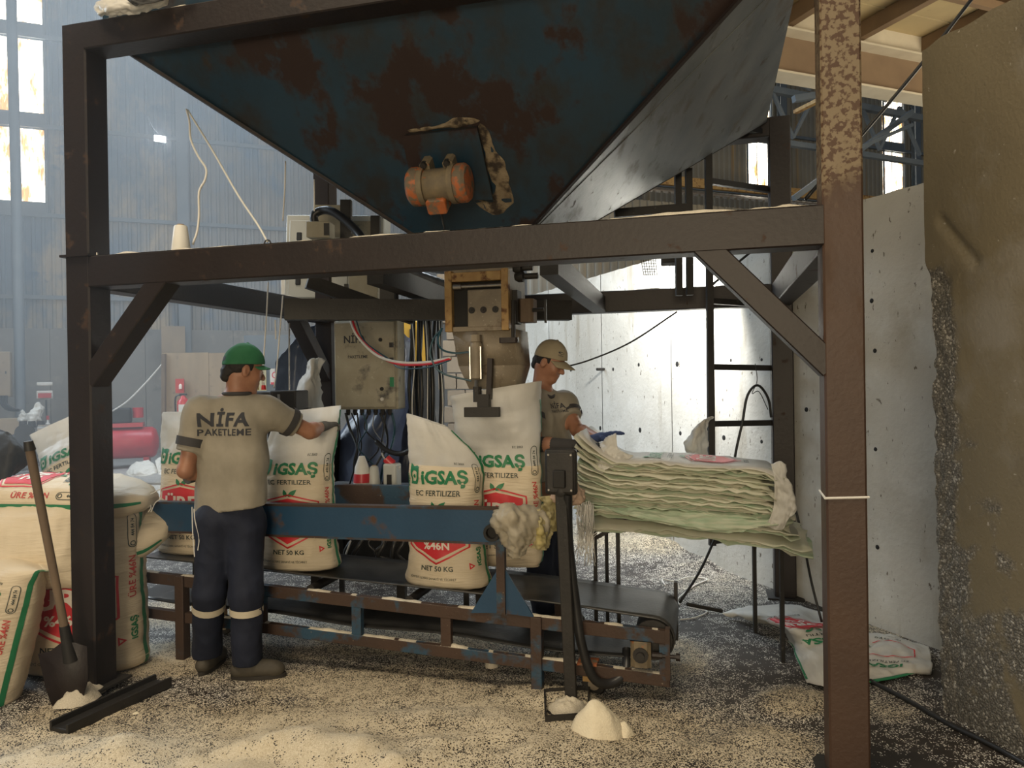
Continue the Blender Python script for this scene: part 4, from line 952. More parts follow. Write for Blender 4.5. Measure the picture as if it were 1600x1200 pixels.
for i in range(NS):
    rows = sheet_sack(i, NS)
    o = MB().grid(rows).build('empty_sack', M['film'] if i == NS - 1 else M['sack_edge' if i % 3 else 'sack_green'], None, 180, fix=False, solid=.0045)
    tag(o, 'empty white printed sack lying flat in the thick pile on the rack', 'sack', 'empty sacks piled on the rack')
    if i == NS - 1:
        stack_top = o; topG = rows
        o['label'] = 'topmost empty sack of the pile with a red emblem facing up'; del o['group']
def topsurf(x, y):      # flat sack coords: x across, y along
    a = min(max(y, 0), .999) * 26; b_ = min(max(x, 0), .999) * 9; i, j = int(a), int(b_); fa, fb = a - i, b_ - j
    return (topG[i][j] * (1 - fa) * (1 - fb) + topG[i + 1][j] * fa * (1 - fb) + topG[i][j + 1] * (1 - fa) * fb + topG[i + 1][j + 1] * fa * fb) + EZ * .006
for pn in ('emblem_print', 'emblem_border', 'emblem_lettering', 'logo_print', 'logo_mark', 'leaf_print', 'grade_print', 'weight_print'):
    m_, off, shp = PRINT[pn]
    q = MB(); q.v = [tuple(topsurf(.5 + x / .60, 1 - (y + .02) / 1.05) + EZ * off) for x, y in shp[0]]; q.f = list(shp[1]); q.m = [0] * len(q.f); q.build(pn, M[m_], stack_top, 180, fix=False)
# ragged film and a loose printed sack flap on the pile's edges
def cloth(name, label, cat, P, m, amp=.012, freq=14., n=30, parent=None, group=None, seed=0, solid=.002):
    """a crumpled sheet through rows of control points in the hall"""
    rows = [curve_pts(r, n) for r in P]; k = min(len(r) for r in rows); cols = [curve_pts([r[j] for r in rows], n) for j in range(k)]
    G = [[cols[j][i] for j in range(k)] for i in range(len(cols[0]))]; out = []
    for i, r in enumerate(G):
        o = []
        for j, p in enumerate(r):
            a = G[min(i + 1, len(G) - 1)][j] - G[max(i - 1, 0)][j]; b_ = r[min(j + 1, k - 1)] - r[max(j - 1, 0)]; nn = a.cross(b_)
            nn = nn.normalized() if nn.length > 1e-9 else EZ
            q = p + V((seed * 3.1, 0, 0)); d = amp * (1.2 * (.45 - abs(fbm(q, freq * .45, 2))) + .8 * (.35 - abs(fbm(q + V((0, 7, 0)), freq, 2))) + .5 * (.3 - abs(fbm(q + V((3, 0, 5)), freq * 2.2, 2))))
            o.append(p + nn * d)
        out.append(o)
    o = MB().grid(out).build(name, M[m], parent, 180, fix=False, solid=solid); o['n'] = 0; del o['n']
    CLG[o] = out
    return tag(o, label, cat, group) if parent is None else o
CLG = {}
def cloth_print(o, x0, x1, y0, y1, flip=False, names=('logo_print', 'logo_mark', 'leaf_print', 'grade_print', 'emblem_print', 'emblem_border', 'emblem_lettering', 'emblem_figures', 'weight_print', 'side_lettering', 'edge_stripe')):
    """sack print laid on a crumpled sack: grid fractions covered by the flat sack"""
    G = CLG[o]; R, Cn = len(G) - 1, len(G[0]) - 1
    for pn in names:
        m_, off, sh_ = PRINT[pn]; vs = []
        for x, y in sh_[0]:
            a = y0 + (y1 - y0) * y / .95; b_ = x0 + (x1 - x0) * (x / .58 + .5); a = min(max(a, 0), .9999) * R; b_ = min(max(b_, 0), .9999) * Cn; i, j = int(a), int(b_); fa, fb = a - i, b_ - j
            vs.append(tuple(G[i][j] * (1 - fa) * (1 - fb) + G[i + 1][j] * fa * (1 - fb) + G[i][j + 1] * (1 - fa) * fb + G[i + 1][j + 1] * fa * fb + EZ * (.004 + off)))
        q = MB(); q.v = vs; q.f = list(sh_[1]); q.m = [0] * len(q.f); q.build(pn, M[m_], o, 180, fix=False)
def sheet(name, label, cat, grid_px, m, sub=1, solid=.002, group=None, parent=None, kind=None):
    """a draped sheet through rows of (px, py, Y)"""
    return cloth(name, label, cat, [[at(*q) for q in r] for r in grid_px], m, .018, 24., 36, parent, group)
sheet('empty_sack', 'loose sack flap drooping from the underside of the pile with green edge', 'sack', [[(905, 795, 4.32), (1000, 795, 4.28), (1100, 800, 4.2), (1225, 805, 4.12)], [(910, 790, 4.24), (1000, 805, 4.2), (1110, 822, 4.12), (1238, 818, 4.05)], [(940, 793, 4.22), (1020, 815, 4.18), (1120, 832, 4.12), (1180, 828, 4.06)]], 'sack_green', 2)
sheet('empty_sack', 'crumpled clear sack end at the right tip of the pile', 'sack', [[(1205, 725, 4.12), (1222, 722, 4.1), (1228, 745, 4.08)], [(1210, 755, 4.07), (1232, 758, 4.05), (1238, 780, 4.05)], [(1208, 795, 4.06), (1235, 790, 4.03), (1243, 800, 4.02)], [(1196, 822, 4.08), (1222, 828, 4.05), (1228, 812, 4.04)]], 'film', 2)
sheet('empty_sack', 'corner of the top sack being lifted by the worker', 'sack', [[(962, 676, 4.40), (945, 684, 4.42), (928, 705, 4.44), (916, 722, 4.44)], [(966, 700, 4.34), (950, 708, 4.34), (935, 720, 4.35), (925, 735, 4.35)], [(990, 712, 4.36), (975, 722, 4.32), (955, 730, 4.31), (940, 738, 4.31)]], 'film', 2)
# ---- two flattened sacks on the floor by the right wall
def g3(px, py, z): p = gnd(px, py, z); return p
def floor_sheet(label, rows, m='film'):
    return cloth('empty_sack', label, 'sack', [[g3(*q) for q in r] for r in rows], m, .022, 7., 44)
f1 = floor_sheet('crumpled empty sack with a red print on the floor between the two brown posts', [[(1128, 960, .03), (1170, 950, .07), (1230, 946, .09), (1290, 962, .06)], [(1165, 966, .02), (1205, 968, .13), (1260, 972, .12), (1320, 985, .05)], [(1215, 978, .04), (1240, 985, .15), (1300, 985, .10), (1380, 992, .04)], [(1235, 1005, .01), (1262, 1012, .08), (1320, 1012, .07), (1400, 1010, .04)], [(1262, 1070, .005), (1300, 1072, .05), (1340, 1050, .05), (1405, 1030, .02)]])
f2 = floor_sheet('flattened empty sack with green edge on the floor against the near wall', [[(1330, 985, .02), (1385, 993, .05), (1450, 1010, .03)], [(1300, 1015, .03), (1390, 1015, .06), (1455, 1030, .03)], [(1300, 1045, .02), (1385, 1040, .045), (1455, 1048, .02)], [(1310, 1068, .005), (1390, 1060, .01), (1440, 1048, .008)]])
cloth_print(f1, 1., .0, .05, 1.); cloth_print(f2, 1., 0., 0., 1., names=('logo_print', 'grade_print', 'emblem_border', 'weight_print', 'maker_print'))
MB().grid([[g3(1340, 1064, .016), g3(1395, 1057, .02), g3(1438, 1046, .018)], [g3(1340, 1070, .012), g3(1395, 1062, .016), g3(1440, 1050, .014)]]).build('green_edge', M['pr_green'], f2, 180, fix=False, solid=.002, sub=1)
# ================================================================== PEOPLE
class SDF:
    def __init__(s, lo, hi, h):
        s.lo = np.array(lo, float); s.h = h; s.n = np.ceil((np.array(hi) - s.lo) / h).astype(int) + 1
        s.f = np.full(s.n, 1.0, 'f4')
    def _win(s, lo, hi, m):
        a = np.maximum(np.floor((np.array(lo) - m - s.lo) / s.h).astype(int), 0); b_ = np.minimum(np.ceil((np.array(hi) + m - s.lo) / s.h).astype(int) + 1, s.n)
        sl = tuple(slice(i, max(j, i)) for i, j in zip(a, b_))
        ax_ = [s.lo[i] + s.h * np.arange(a[i], max(b_[i], a[i])) for i in range(3)]
        return sl, np.stack(np.meshgrid(*ax_, indexing='ij'), -1)
    def _put(s, sl, d, k, op):
        f = s.f[sl]
        if op == 'sub': s.f[sl] = np.maximum(f, -d); return
        if op == 'and': s.f[sl] = np.maximum(f, d); return
        hh = np.maximum(k - np.abs(f - d), 0) / k; s.f[sl] = np.minimum(f, d) - hh * hh * k * .25
    def cone(s, a, ra, b_, rb, k=.03, op='add', cut=None, flat=None):
        a = np.array(a); b_ = np.array(b_); R = max(ra, rb); sl, P = s._win(np.minimum(a, b_) - R, np.maximum(a, b_) + R, .05)
        if P.size == 0: return
        ab = b_ - a; q = P - a; t = np.clip((q @ ab) / max(ab @ ab, 1e-9), 0, 1); e = q - t[..., None] * ab
        if flat is not None:
            n = np.array(flat[0]); n = n / np.linalg.norm(n); e = e + (e @ n)[..., None] * n * (flat[1] - 1)
        d = np.sqrt((e * e).sum(-1)) - (ra + (rb - ra) * t)
        if cut is not None: d = np.maximum(d, (P - np.array(cut[0])) @ np.array(cut[1]))
        s._put(sl, d.astype('f4'), k, op)
    def ell(s, c, r, axes, k=.02, op='add', cut=None):
        c = np.array(c); r = np.array(r, float); R = r.max(); sl, P = s._win(c - R, c + R, .05)
        if P.size == 0: return
        q = (P - c) @ np.array([list(a) for a in axes]).T; k0 = np.sqrt(((q / r) ** 2).sum(-1)); k1 = np.sqrt(((q / (r * r)) ** 2).sum(-1)) + 1e-9
        d = k0 * (k0 - 1) / k1
        if cut is not None:
            for pc_, pn_ in cut: d = np.maximum(d, (P - np.array(pc_)) @ np.array(pn_))
        s._put(sl, d.astype('f4'), k, op)
    def plane(s, c, n):
        sl, P = s._win(s.lo, s.lo + s.h * s.n, 0); s._put(sl, ((P - np.array(c)) @ np.array(n)).astype('f4'), .01, 'and')
    def mesh(s, name, disp=None):
        f = s.f; ins = f < 0
        c8 = sum(ins[i:f.shape[0] - 1 + i, j:f.shape[1] - 1 + j, k:f.shape[2] - 1 + k].astype('i1') for i in (0, 1) for j in (0, 1) for k in (0, 1))
        act = (c8 > 0) & (c8 < 8); idx = np.argwhere(act); vid = np.full(act.shape, -1, 'i4'); vid[tuple(idx.T)] = np.arange(len(idx))
        acc = np.zeros((len(idx), 3)); cnt = np.zeros(len(idx))
        cr = [(0, 0, 0), (1, 0, 0), (0, 1, 0), (1, 1, 0), (0, 0, 1), (1, 0, 1), (0, 1, 1), (1, 1, 1)]
        for a in range(8):
            for b_ in range(a + 1, 8):
                if sum(abs(x - y) for x, y in zip(cr[a], cr[b_])) != 1: continue
                A, B = idx + cr[a], idx + cr[b_]; fa, fb = f[tuple(A.T)], f[tuple(B.T)]; m = (fa < 0) != (fb < 0)
                t = np.where(m, fa / np.where(m, fa - fb, 1), 0)[:, None]; acc += np.where(m[:, None], A + (B - A) * t, 0); cnt += m
        co = s.lo + acc / cnt[:, None] * s.h; faces = []
        for ax_ in range(3):
            sl0 = [slice(None)] * 3; sl1 = [slice(None)] * 3; sl0[ax_] = slice(0, -1); sl1[ax_] = slice(1, None)
            e = np.argwhere(ins[tuple(sl0)] != ins[tuple(sl1)]); u, v = [(1, 2), (2, 0), (0, 1)][ax_]
            e = e[(e[:, u] > 0) & (e[:, v] > 0) & (e[:, u] < f.shape[u] - 1) & (e[:, v] < f.shape[v] - 1)]
            fl_ = ins[tuple(e.T)]
            def g(du, dv): q = e.copy(); q[:, u] -= du; q[:, v] -= dv; return vid[tuple(q.T)]
            Q = np.stack([g(0, 0), g(1, 0), g(1, 1), g(0, 1)], -1); Q[~fl_] = Q[~fl_][:, ::-1]; faces.append(Q)
        Q = np.concatenate(faces); Q = Q[(Q >= 0).all(1)]
        me = bpy.data.meshes.new(name); me.from_pydata(co.tolist(), [], Q.tolist()); me.update()
        if disp:
            nr = np.empty(len(co) * 3, 'f'); me.vertex_normals.foreach_get('vector', nr); nr = nr.reshape(-1, 3)
            dd = np.array([disp(p) for p in co])[:, None]; co = co + nr * dd; me.vertices.foreach_set('co', co.astype('f').ravel())
        me.shade_smooth(); me.update(); return me
A3 = lambda v: np.array((v[0], v[1], v[2]), float)
M['skin'] = mat('tanned_skin', (.36, .175, .105), (.30, .14, .085), .5, scale=25, bump=.05, bscale=200)
M['shirt'] = mat('grey_khaki_tshirt', (.31, .28, .225), (.265, .24, .19), .85, scale=14, bump=.12, bscale=260)
M['trim'] = mat('charcoal_rib_trim', (.045, .043, .045), rough=.85)
M['navy'] = mat('navy_work_trousers', (.006, .010, .026), (.009, .014, .034), .8, scale=10, bump=.12, bscale=220)
M['reflect'] = mat('pale_reflective_tape', (.62, .56, .44), (.55, .49, .38), .4, scale=20)
M['hair'] = mat('black_hair', (.012, .010, .009), rough=.6, bump=.4, bscale=300)
M['shoe'] = mat('olive_brown_work_shoe', (.075, .065, .048), (.05, .043, .033), .7, scale=20, bump=.2)
M['sole'] = mat('dark_shoe_sole', (.03, .026, .022), rough=.8)
M['cap_green'] = mat('faded_green_cap', (.018, .13, .055), (.03, .16, .075), .8, scale=14)
M['cap_tan'] = mat('khaki_cap', (.34, .29, .20), (.29, .245, .165), .85, scale=14)
M['glove_grey'] = mat('dark_grey_work_glove', (.06, .06, .062), (.10, .10, .10), .8, scale=30)
M['glove_blue'] = mat('blue_work_glove', (.025, .045, .13), (.035, .06, .16), .8, scale=30)
M['glove_palm'] = mat('black_rubber_glove_coat', (.012, .012, .014), rough=.6)
M['eye'] = mat('eye_white', (.6, .58, .55), rough=.2)
M['ink_navy'] = mat('charcoal_shirt_print', (.035, .037, .045), rough=.8)
def fingers(wrist, d, n, side, curl, rs=1., length=1.):
    """palm and five finger chains: d = along the hand, n = back of the hand, side = towards the thumb"""
    d = V(d).normalized(); n = V(n); n = (n - d * n.dot(d)).normalized(); side = V(side); side = (side - d * side.dot(d) - n * side.dot(n)).normalized(); w_ = V(wrist); out = []
    for s_ in (-.026, -.009, .009, .026): out.append((w_ + d * .01 + side * s_ * .8, .017 * rs, w_ + d * .085 + side * s_, .0135 * rs))
    for i, (s_, l) in enumerate(((.030, .072), (.010, .080), (-.011, .075), (-.031, .058))):
        p = w_ + d * .085 + side * s_; a = curl * .5; l *= length
        for k_ in range(3):
            dd = d * math.cos(a) - n * math.sin(a) + side * (s_ * .9); q = p + dd.normalized() * l * (.45, .31, .26)[k_]; out.append((p, (.0105 - .0012 * k_) * rs, q, (.0095 - .0012 * k_) * rs)); p = q; a += curl * .75
    p = w_ + d * .022 + side * .028
    for k_ in range(3):
        dd = d * (.55 + .2 * k_) + side * (.85 - .35 * k_) - n * (.35 + .15 * curl * k_); q = p + dd.normalized() * (.038, .034, .026)[k_]; out.append((p, (.0145 - .002 * k_) * rs, q, (.0130 - .002 * k_) * rs)); p = q
    return out
def glove(name, parent, mt, wrist, d, n, side, curl, back=.05, label=None):
    prims = fingers(wrist, d, n, side, curl, 1.12); wv = V(wrist); dv = V(d).normalized()
    pts = np.array([A3(x) for p in prims for x in (p[0], p[2])] + [A3(wv - dv * back)])
    s = SDF(pts.min(0) - .05, pts.max(0) + .05, .0035)
    for a, ra, b_, rb in prims: s.cone(A3(a), ra, A3(b_), rb, .008)
    s.cone(A3(wv - dv * back), .037, A3(wv + dv * .02), .031, .02, flat=(A3(n), 1.25), cut=(A3(wv - dv * back), A3(-dv)))
    o = link(name, s.mesh(name), mt, parent)
    if label: o['label'] = label
    return o
def head(s, c, f, up, sc=1.):
    f = V(f).normalized(); up = V(up); r = f.cross(up).normalized(); up = r.cross(f).normalized(); c = V(c)
    def L(x, y, z): return A3(c + (r * x + f * y + up * z) * sc)
    ax_ = (A3(r), A3(f), A3(up))
    E = lambda p, q, k=.02, op='add': s.ell(L(*p), np.array(q) * sc, ax_, k, op)
    E((0, -.012, .035), (.076, .097, .088)); E((0, .022, -.040), (.060, .068, .080), .04); E((0, .062, -.098), (.028, .025, .022), .035)
    s.cone(L(-.03, .074, .022), .017 * sc, L(.03, .074, .022), .017 * sc, .02)
    E((.034, .062, -.025), (.024, .024, .026), .03); E((-.034, .062, -.025), (.024, .024, .026), .03)
    s.cone(L(0, .088, .012), .009 * sc, L(0, .110, -.026), .014 * sc, .012); E((.013, .100, -.030), (.009, .011, .008), .008); E((-.013, .100, -.030), (.009, .011, .008), .008)
    E((0, .083, -.060), (.026, .013, .008), .010); E((0, .081, -.073), (.022, .012, .008), .008)
    for x in (-.032, .032): E((x, .094, .004), (.015, .012, .010), .01, 'sub')
    for x in (-.078, .078):
        E((x, -.006, -.008), (.011, .021, .034), .010); E((x * 1.12, .002, -.006), (.006, .010, .018), .005, 'sub')
    return L, ax_
def person(spec):
    J = {k_: v for k_, v in spec['joints'].items()}; c = spec; f = V(c['facing']).normalized(); rt = f.cross(EZ).normalized()
    base = V((J['pelvis'].x, J['pelvis'].y, 0)); root = thing('person', c['label'], 'person', base)
    P = np.array([A3(v) for v in J.values()]); lo, hi = P.min(0) - .22, P.max(0) + .24; lo[2] = -.01
    s = SDF(lo, hi, .0065); flat = (A3(f), 1.25)
    # --- body
    LH, hax = head(s, J['head'], c['look'], c.get('headup', (0, 0, 1)))
    s.cone(A3(J['neck']), .062, LH(0, -.03, -.05), .054, .03)
    for sd in 'LR':
        sg = -1 if sd == 'L' else 1
        sh_, el, wr_, hp, kn, an = (J[k_ + sd] for k_ in ('sh', 'el', 'wr', 'hip', 'kn', 'an'))
        s.cone(A3(J['neck'] - EZ * .03), .06, A3(sh_), .055, .04); s.cone(A3(sh_), .054, A3(el), .041, .03); s.cone(A3(el), .043, A3(el.lerp(wr_, .3)), .044, .02); s.cone(A3(el.lerp(wr_, .3)), .044, A3(wr_), .028, .02)
        for a, ra, b_, rb in fingers(*c['hand' + sd][:5], rs=.9): s.cone(A3(a), ra, A3(b_), rb, .01)
        chest = J['chest'] + rt * sg * .07; s.cone(A3(chest + EZ * .05), .10, A3(J['pelvis'] + rt * sg * .06 + EZ * .03), .10, .05)
        s.cone(A3(hp), .085, A3(kn), .058, .04); s.cone(A3(kn), .058, A3(kn.lerp(an, .35)), .056, .03); s.cone(A3(kn.lerp(an, .35)), .056, A3(an), .04, .03)
        td = V(c['toe' + sd]).normalized(); s.cone(A3(an - EZ * .03), .038, A3(an + td * .13 - EZ * .055), .026, .03)
    body = link('body', s.mesh('body'), M['skin'], root)
    for x in (-.032, .032): MB().lathe(V(LH(x, .076, .004)), V(hax[1]), [(-.012, .004), (-.008, .010), (0, .0125), (.008, .010), (.012, .004)], 10).build('eye', M['eye'], body, 180)
    # --- shirt
    s = SDF(lo, hi, .007); nk, pel = J['neck'], J['pelvis']
    for sd in 'LR':
        sg = -1 if sd == 'L' else 1; sh_, el = J['sh' + sd], J['el' + sd]
        top = J['chest'] + rt * sg * .085 + EZ * .10
        s.cone(A3(top), .108, A3(J['chest'] + rt * sg * .085 - EZ * .1), .108, .05, flat=(A3(rt), 1.0)); s.cone(A3(J['chest'] + rt * sg * .085 - EZ * .1), .106, A3(pel + rt * sg * .088 - EZ * .06), .124, .06)
        s.cone(A3(nk - EZ * .045), .065, A3(sh_), .072, .06)
        se = sh_.lerp(el, c['sleeve']); dv = (el - sh_).normalized(); s.cone(A3(sh_ - dv * .02), .080, A3(se + dv * .06), .066, .05, cut=(A3(se), A3(dv)))
    s.cone(A3(J['chest'] + EZ * .1), .10, A3(pel - EZ * .06), .10, .06)
    s.cone(A3(nk + EZ * .035), .075, A3(nk + EZ * .12), .09, .01, 'sub')
    hz = c['hem']; s.plane(A3(hz[0]), A3(hz[1]))
    fold = lambda p: .0065 * fbm((p[0] * .9, p[1] * .9, p[2] * .45), 9, 3) + .008 * (.4 - abs(fbm((p[0] + p[2] * .7, p[1], p[2] * .4), 5.0, 2)))
    sme = s.mesh('tshirt', fold); bvh = BVHTree.FromPolygons([v.co.copy() for v in sme.vertices], [tuple(p.vertices) for p in sme.polygons])
    shirt = link('tshirt', sme, M['shirt'], root)
    nr = [nk + EZ * .003 + (rt * math.cos(a) * .074 + f * math.sin(a) * (.074 if math.sin(a) < 0 else .084)) - EZ * (.05 * max(0, math.sin(a)) ** 2 if c.get('vneck') else .018 * max(0, math.sin(a))) for a in [2 * math.pi * i / 28 for i in range(29)]]
    MB().tube(nr, .011, 8, cap=False).build('collar', M['trim'], shirt, 180)
    for sd in 'LR':
        sh_, el = J['sh' + sd], J['el' + sd]; k_ = c['sleeve']; rr_ = [.0705, .071]
        MB().tube([sh_.lerp(el, k_ - .24), sh_.lerp(el, k_ - .16), sh_.lerp(el, k_ - .09)], [.0845, .0830, .0815], 20, cap=False).build('sleeve_band', M['trim'], shirt, 180)
    # --- trousers
    s = SDF(lo, hi, .008)
    for sd in 'LR':
        sg = -1 if sd == 'L' else 1; hp, kn, an = (J[k_ + sd] for k_ in ('hip', 'kn', 'an'))
        s.cone(A3(pel + rt * sg * .06 + EZ * .20), .080, A3(pel + rt * sg * .06 + EZ * .05), .088, .05); s.cone(A3(pel + rt * sg * .065 + EZ * .06), .098, A3(hp), .108, .05); s.cone(A3(hp), .105, A3(kn), .083, .04); s.cone(A3(kn), .083, A3(an + EZ * .005), .078, .03, cut=(A3(an - EZ * .015), (0, 0, -1)))
    s.plane(A3(pel + EZ * .22), (0, 0, 1))
    trs = link('trousers', s.mesh('trousers', lambda p: .006 * fbm((p[0], p[1], p[2] * .7), 10, 3) + .009 * (.35 - abs(fbm((p[0] + p[2] * .5, p[1], p[2]), 5.5, 2)))), M['navy'], root)
    for sd in 'LR':
        kn, an = J['kn' + sd], J['an' + sd]; a, b_ = kn.lerp(an, .16), kn.lerp(an, .26)
        MB().tube([a, a.lerp(b_, .5), b_], [.0885, .0885, .088], 22, cap=False).build('reflective_band', M['reflect'], trs, 180)
        td = V(c['toe' + sd]).normalized(); g = J['an' + sd]; gz = V((g.x, g.y, 0)); sdv = td.cross(EZ)
        q = SDF(A3(gz) - .26, A3(gz) + .26, .006); q.cone(A3(gz - td * .05 + EZ * .05), .043, A3(gz + td * .16 + EZ * .042), .040, .03, flat=((0, 0, 1), 1.1)); q.cone(A3(gz + EZ * .06), .046, A3(gz + EZ * .12), .05, .03); q.cone(A3(gz + td * .05 + EZ * .06), .046, A3(gz + td * .13 + EZ * .05), .043, .03)
        q.plane(A3(gz + EZ * .012), (0, 0, -1)); q.plane(A3(gz + EZ * .135), (0, 0, 1))
        sho = link('shoe', q.mesh('shoe'), M['shoe'], root)
        ol = [gz + td * (.058 + .148 * math.cos(a)) + sdv * .046 * math.sin(a) * (1 + .12 * math.cos(a)) for a in [2 * math.pi * i / 24 for i in range(24)]]
        MB().prism(ol, EZ * .024).build('sole', M['sole'], sho)
    # --- hair and cap
    def Lh(x, y, z): return V(LH(x, y, z))
    hc = J['head']; q = SDF(A3(hc) - .17, A3(hc) + .17, .005); r_, f_, u_ = (V(a) for a in hax)
    q.ell(LH(0, -.016, .033), (.0825, .100, .094), hax, .01, cut=[(LH(0, .030, 0), hax[1]), (LH(0, 0, -.045), -hax[2])])
    q.cone(LH(0, -.085, -.055), .03, LH(0, -.08, -.03), .04, .02)
    link('hair', q.mesh('hair', lambda p: .003 * fbm(p, 40, 2)), M['hair'], root)
    q = SDF(A3(hc) - .19, A3(hc) + .19, .005); ck = c['cap']
    n_ = (u_ * .97 - f_ * .20 + V((0, 0, 0))).normalized()
    q.ell(LH(0, -.006, .030), (.090, .112, ck.get('h', .112)), hax, .01, cut=[(LH(0, 0, .030), -A3(n_))])
    cap = link('cap', q.mesh('cap', lambda p: .0025 * fbm(p, 18, 2)), ck['mat'], root)
    rows = []
    for i in range(8):
        t = i / 7; row = []
        for j in range(15):
            a = math.radians(-66 + 132 * j / 14); x = .083 * math.sin(a) * (1 + .05 * t); y0 = -.006 + .108 * math.cos(a) * (.93); y = y0 + ck['brim'] * t * (.35 + .65 * math.cos(a))
            row.append(Lh(x, y, .043 + .012 * t - .022 * (x / .08) ** 2 - .035 * t * ck.get('dip', 1)))
        rows.append(row)
    MB().grid(rows).build('brim', ck['mat'], cap, 180, fix=False, solid=.005)
    MB().lathe(Lh(0, -.006, .030 + ck.get('h', .112) - .003), u_, [(0, .010), (.005, .009), (.008, .003)], 10).build('button', ck['mat'], cap, 180)
    return root, J, LH, hax, bvh, shirt, cap
def project_print(bvh, sh2d, org, ex_, ey_, nrm, off, name, m, parent, reach=.35):
    org = V(org); vs = []; ok = []
    for x, y in sh2d[0]:
        p = org + ex_ * x + ey_ * y + nrm * reach; hit = bvh.ray_cast(p, -nrm, reach * 2)
        vs.append((hit[0] + nrm * off) if hit[0] is not None else p); ok.append(hit[0] is not None)
    q = MB(); q.v = [tuple(v) for v in vs]; q.f = [f_ for f_ in sh2d[1] if all(ok[i] for i in f_)]; q.m = [0] * len(q.f)
    return q.build(name, m, parent, 180, fix=False)
# ---- worker seen from behind with a green cap, holding a sack
J = {'pelvis': at(360, 806, 4.08), 'chest': at(362, 690, 4.07), 'neck': at(372, 616, 4.07), 'head': at(381, 578, 4.08),
     'shL': at(311, 648, 4.02), 'elL': at(290, 735, 3.98), 'wrL': at(316, 742, 4.17), 'shR': at(421, 644, 4.10), 'elR': at(484, 674, 4.23), 'wrR': at(502, 667, 4.37),
     'hipL': at(338, 815, 4.05), 'knL': at(327, 925, 4.05), 'anL': V((0, 0, 0)), 'hipR': at(383, 818, 4.08), 'knR': at(385, 930, 4.03), 'anR': V((0, 0, 0))}
a = gnd(322, 1050); J['anL'] = V((a.x, a.y + .02, .095)); a = gnd(385, 1062); J['anR'] = V((a.x, a.y + .02, .095))
facing1 = V((.25, .97, 0))
hR = (J['wrR'], V((.35, .55, .12)), V((-.2, -.45, .85)), V((-.9, .3, 0)), 1.25); hL = (J['wrL'], V((.5, .8, .1)), V((0, -.3, 1)), V((.8, -.5, .2)), .6)
p1, J1, LH1, hax1, bvh1, shirt1, cap1 = person(dict(label='worker in green cap and khaki shirt seen from behind gripping a sack top', joints=J, facing=facing1, look=(.80, .52, -.20), hem=(at(358, 797, 4.0), V((.12, .05, -1)).normalized()), sleeve=.66,
    handL=hL, handR=hR, toeL=(.05, 1, 0), toeR=(.93, .1, 0), cap=dict(mat=M['cap_green'], brim=.045, h=.118, dip=.6)))
glove('glove', p1, M['glove_grey'], *hR, back=.03); glove('glove', p1, M['glove_grey'], *hL, back=.10)
n1 = -facing1; ex1 = V((.97, -.25, 0))
for t_, h_, dz, nm in (('NİFA', .072, .0, 'shirt_lettering'), ('PAKETLEME', .036, -.068, 'shirt_lettering')):
    sh2 = cut2d(text2d(t_, h_, 0, 0, bold=.035 if h_ > .05 else .02, sx=1.0, gap=1.16 if h_ > .05 else 1.06), .02)
    project_print(bvh1, sh2, at(341, 656, 3.9) + EZ * dz, ex1, (EZ + ex1 * .03).normalized(), n1, .003, nm, M['ink_navy'], shirt1)
for i, pts in enumerate(([(303, 795), (305, 815), (311, 840), (309, 860)], [(300, 792), (301, 830), (304, 870)])):
    MB().tube(curve_pts([at(a, b_, 3.955) for a, b_ in pts], 12), .0025, 5).build('cord', M['rope'], p1)
# ---- worker behind the sacks with a khaki cap, sorting the pile
YY = 4.75
J = {'pelvis': at(852, 795, 4.84), 'chest': at(853, 680, 4.80), 'neck': at(846, 609, 4.79), 'head': at(859, 566, 4.755),
     'shR': at(829, 634, 4.68), 'elR': at(838, 694, 4.57), 'wrR': at(903, 697, 4.44), 'shL': at(884, 634, 4.88), 'elL': at(902, 672, 4.74), 'wrL': at(933, 684, 4.53),
     'hipR': at(842, 812, 4.80), 'knR': at(845, 905, 4.78), 'anR': V((.19, 4.84, .095)), 'hipL': at(862, 812, 4.90), 'knL': at(868, 905, 4.88), 'anL': V((.30, 4.95, .095))}
facing2 = V((.72, -.69, 0))
hR = (J['wrR'], V((.95, -.2, .0)), V((0, -.3, .95)), V((.1, .95, .2)), .35); hL = (J['wrL'], V((.95, -.25, .30)), V((-.3, .1, .9)), V((.1, -.95, .0)), .25)
p2, J2, LH2, hax2, bvh2, shirt2, cap2 = person(dict(label='worker in khaki cap and grey shirt looking down at the pile of empty sacks', joints=J, facing=facing2, look=(.80, -.42, -.42), hem=(at(852, 748, 4.8), V((0, 0, -1))), sleeve=.52, vneck=True,
    handL=hL, handR=hR, toeL=(.7, -.7, 0), toeR=(.7, -.7, 0), cap=dict(mat=M['cap_tan'], brim=.085, h=.118, dip=.9)))
glove('glove', p2, M['glove_palm'], *hR, back=.03); glove('glove', p2, M['glove_blue'], *hL, back=.06)
MB().tube([J2['elR'].lerp(J2['wrR'], -.12), J2['elR'].lerp(J2['wrR'], .2), J2['elR'].lerp(J2['wrR'], .7), J2['wrR']], [.047, .047, .041, .038], 18).build('arm_sleeve', M['trim'], p2, 180)
n2 = facing2; ex2 = V((.69, .72, 0))
for t_, h_, dz in (('NİFA', .034, 0), ('PAKETLEME', .016, -.034)):
    project_print(bvh2, cut2d(text2d(t_, h_, 0, 0, bold=.02, gap=1.1), .02), at(882, 634, 4.70) + EZ * dz, ex2, EZ, n2, .003, 'shirt_lettering', M['ink_navy'], shirt2)
cb = V(LH2(0, .098, .085)); cme = cap2.data; cv_ = [v.co + WL[cap2] for v in cme.vertices]; bvc = BVHTree.FromPolygons(cv_, [tuple(p.vertices) for p in cme.polygons])
cf = V(hax2[1]); cu_ = V(hax2[2]); cr_ = V(hax2[0])
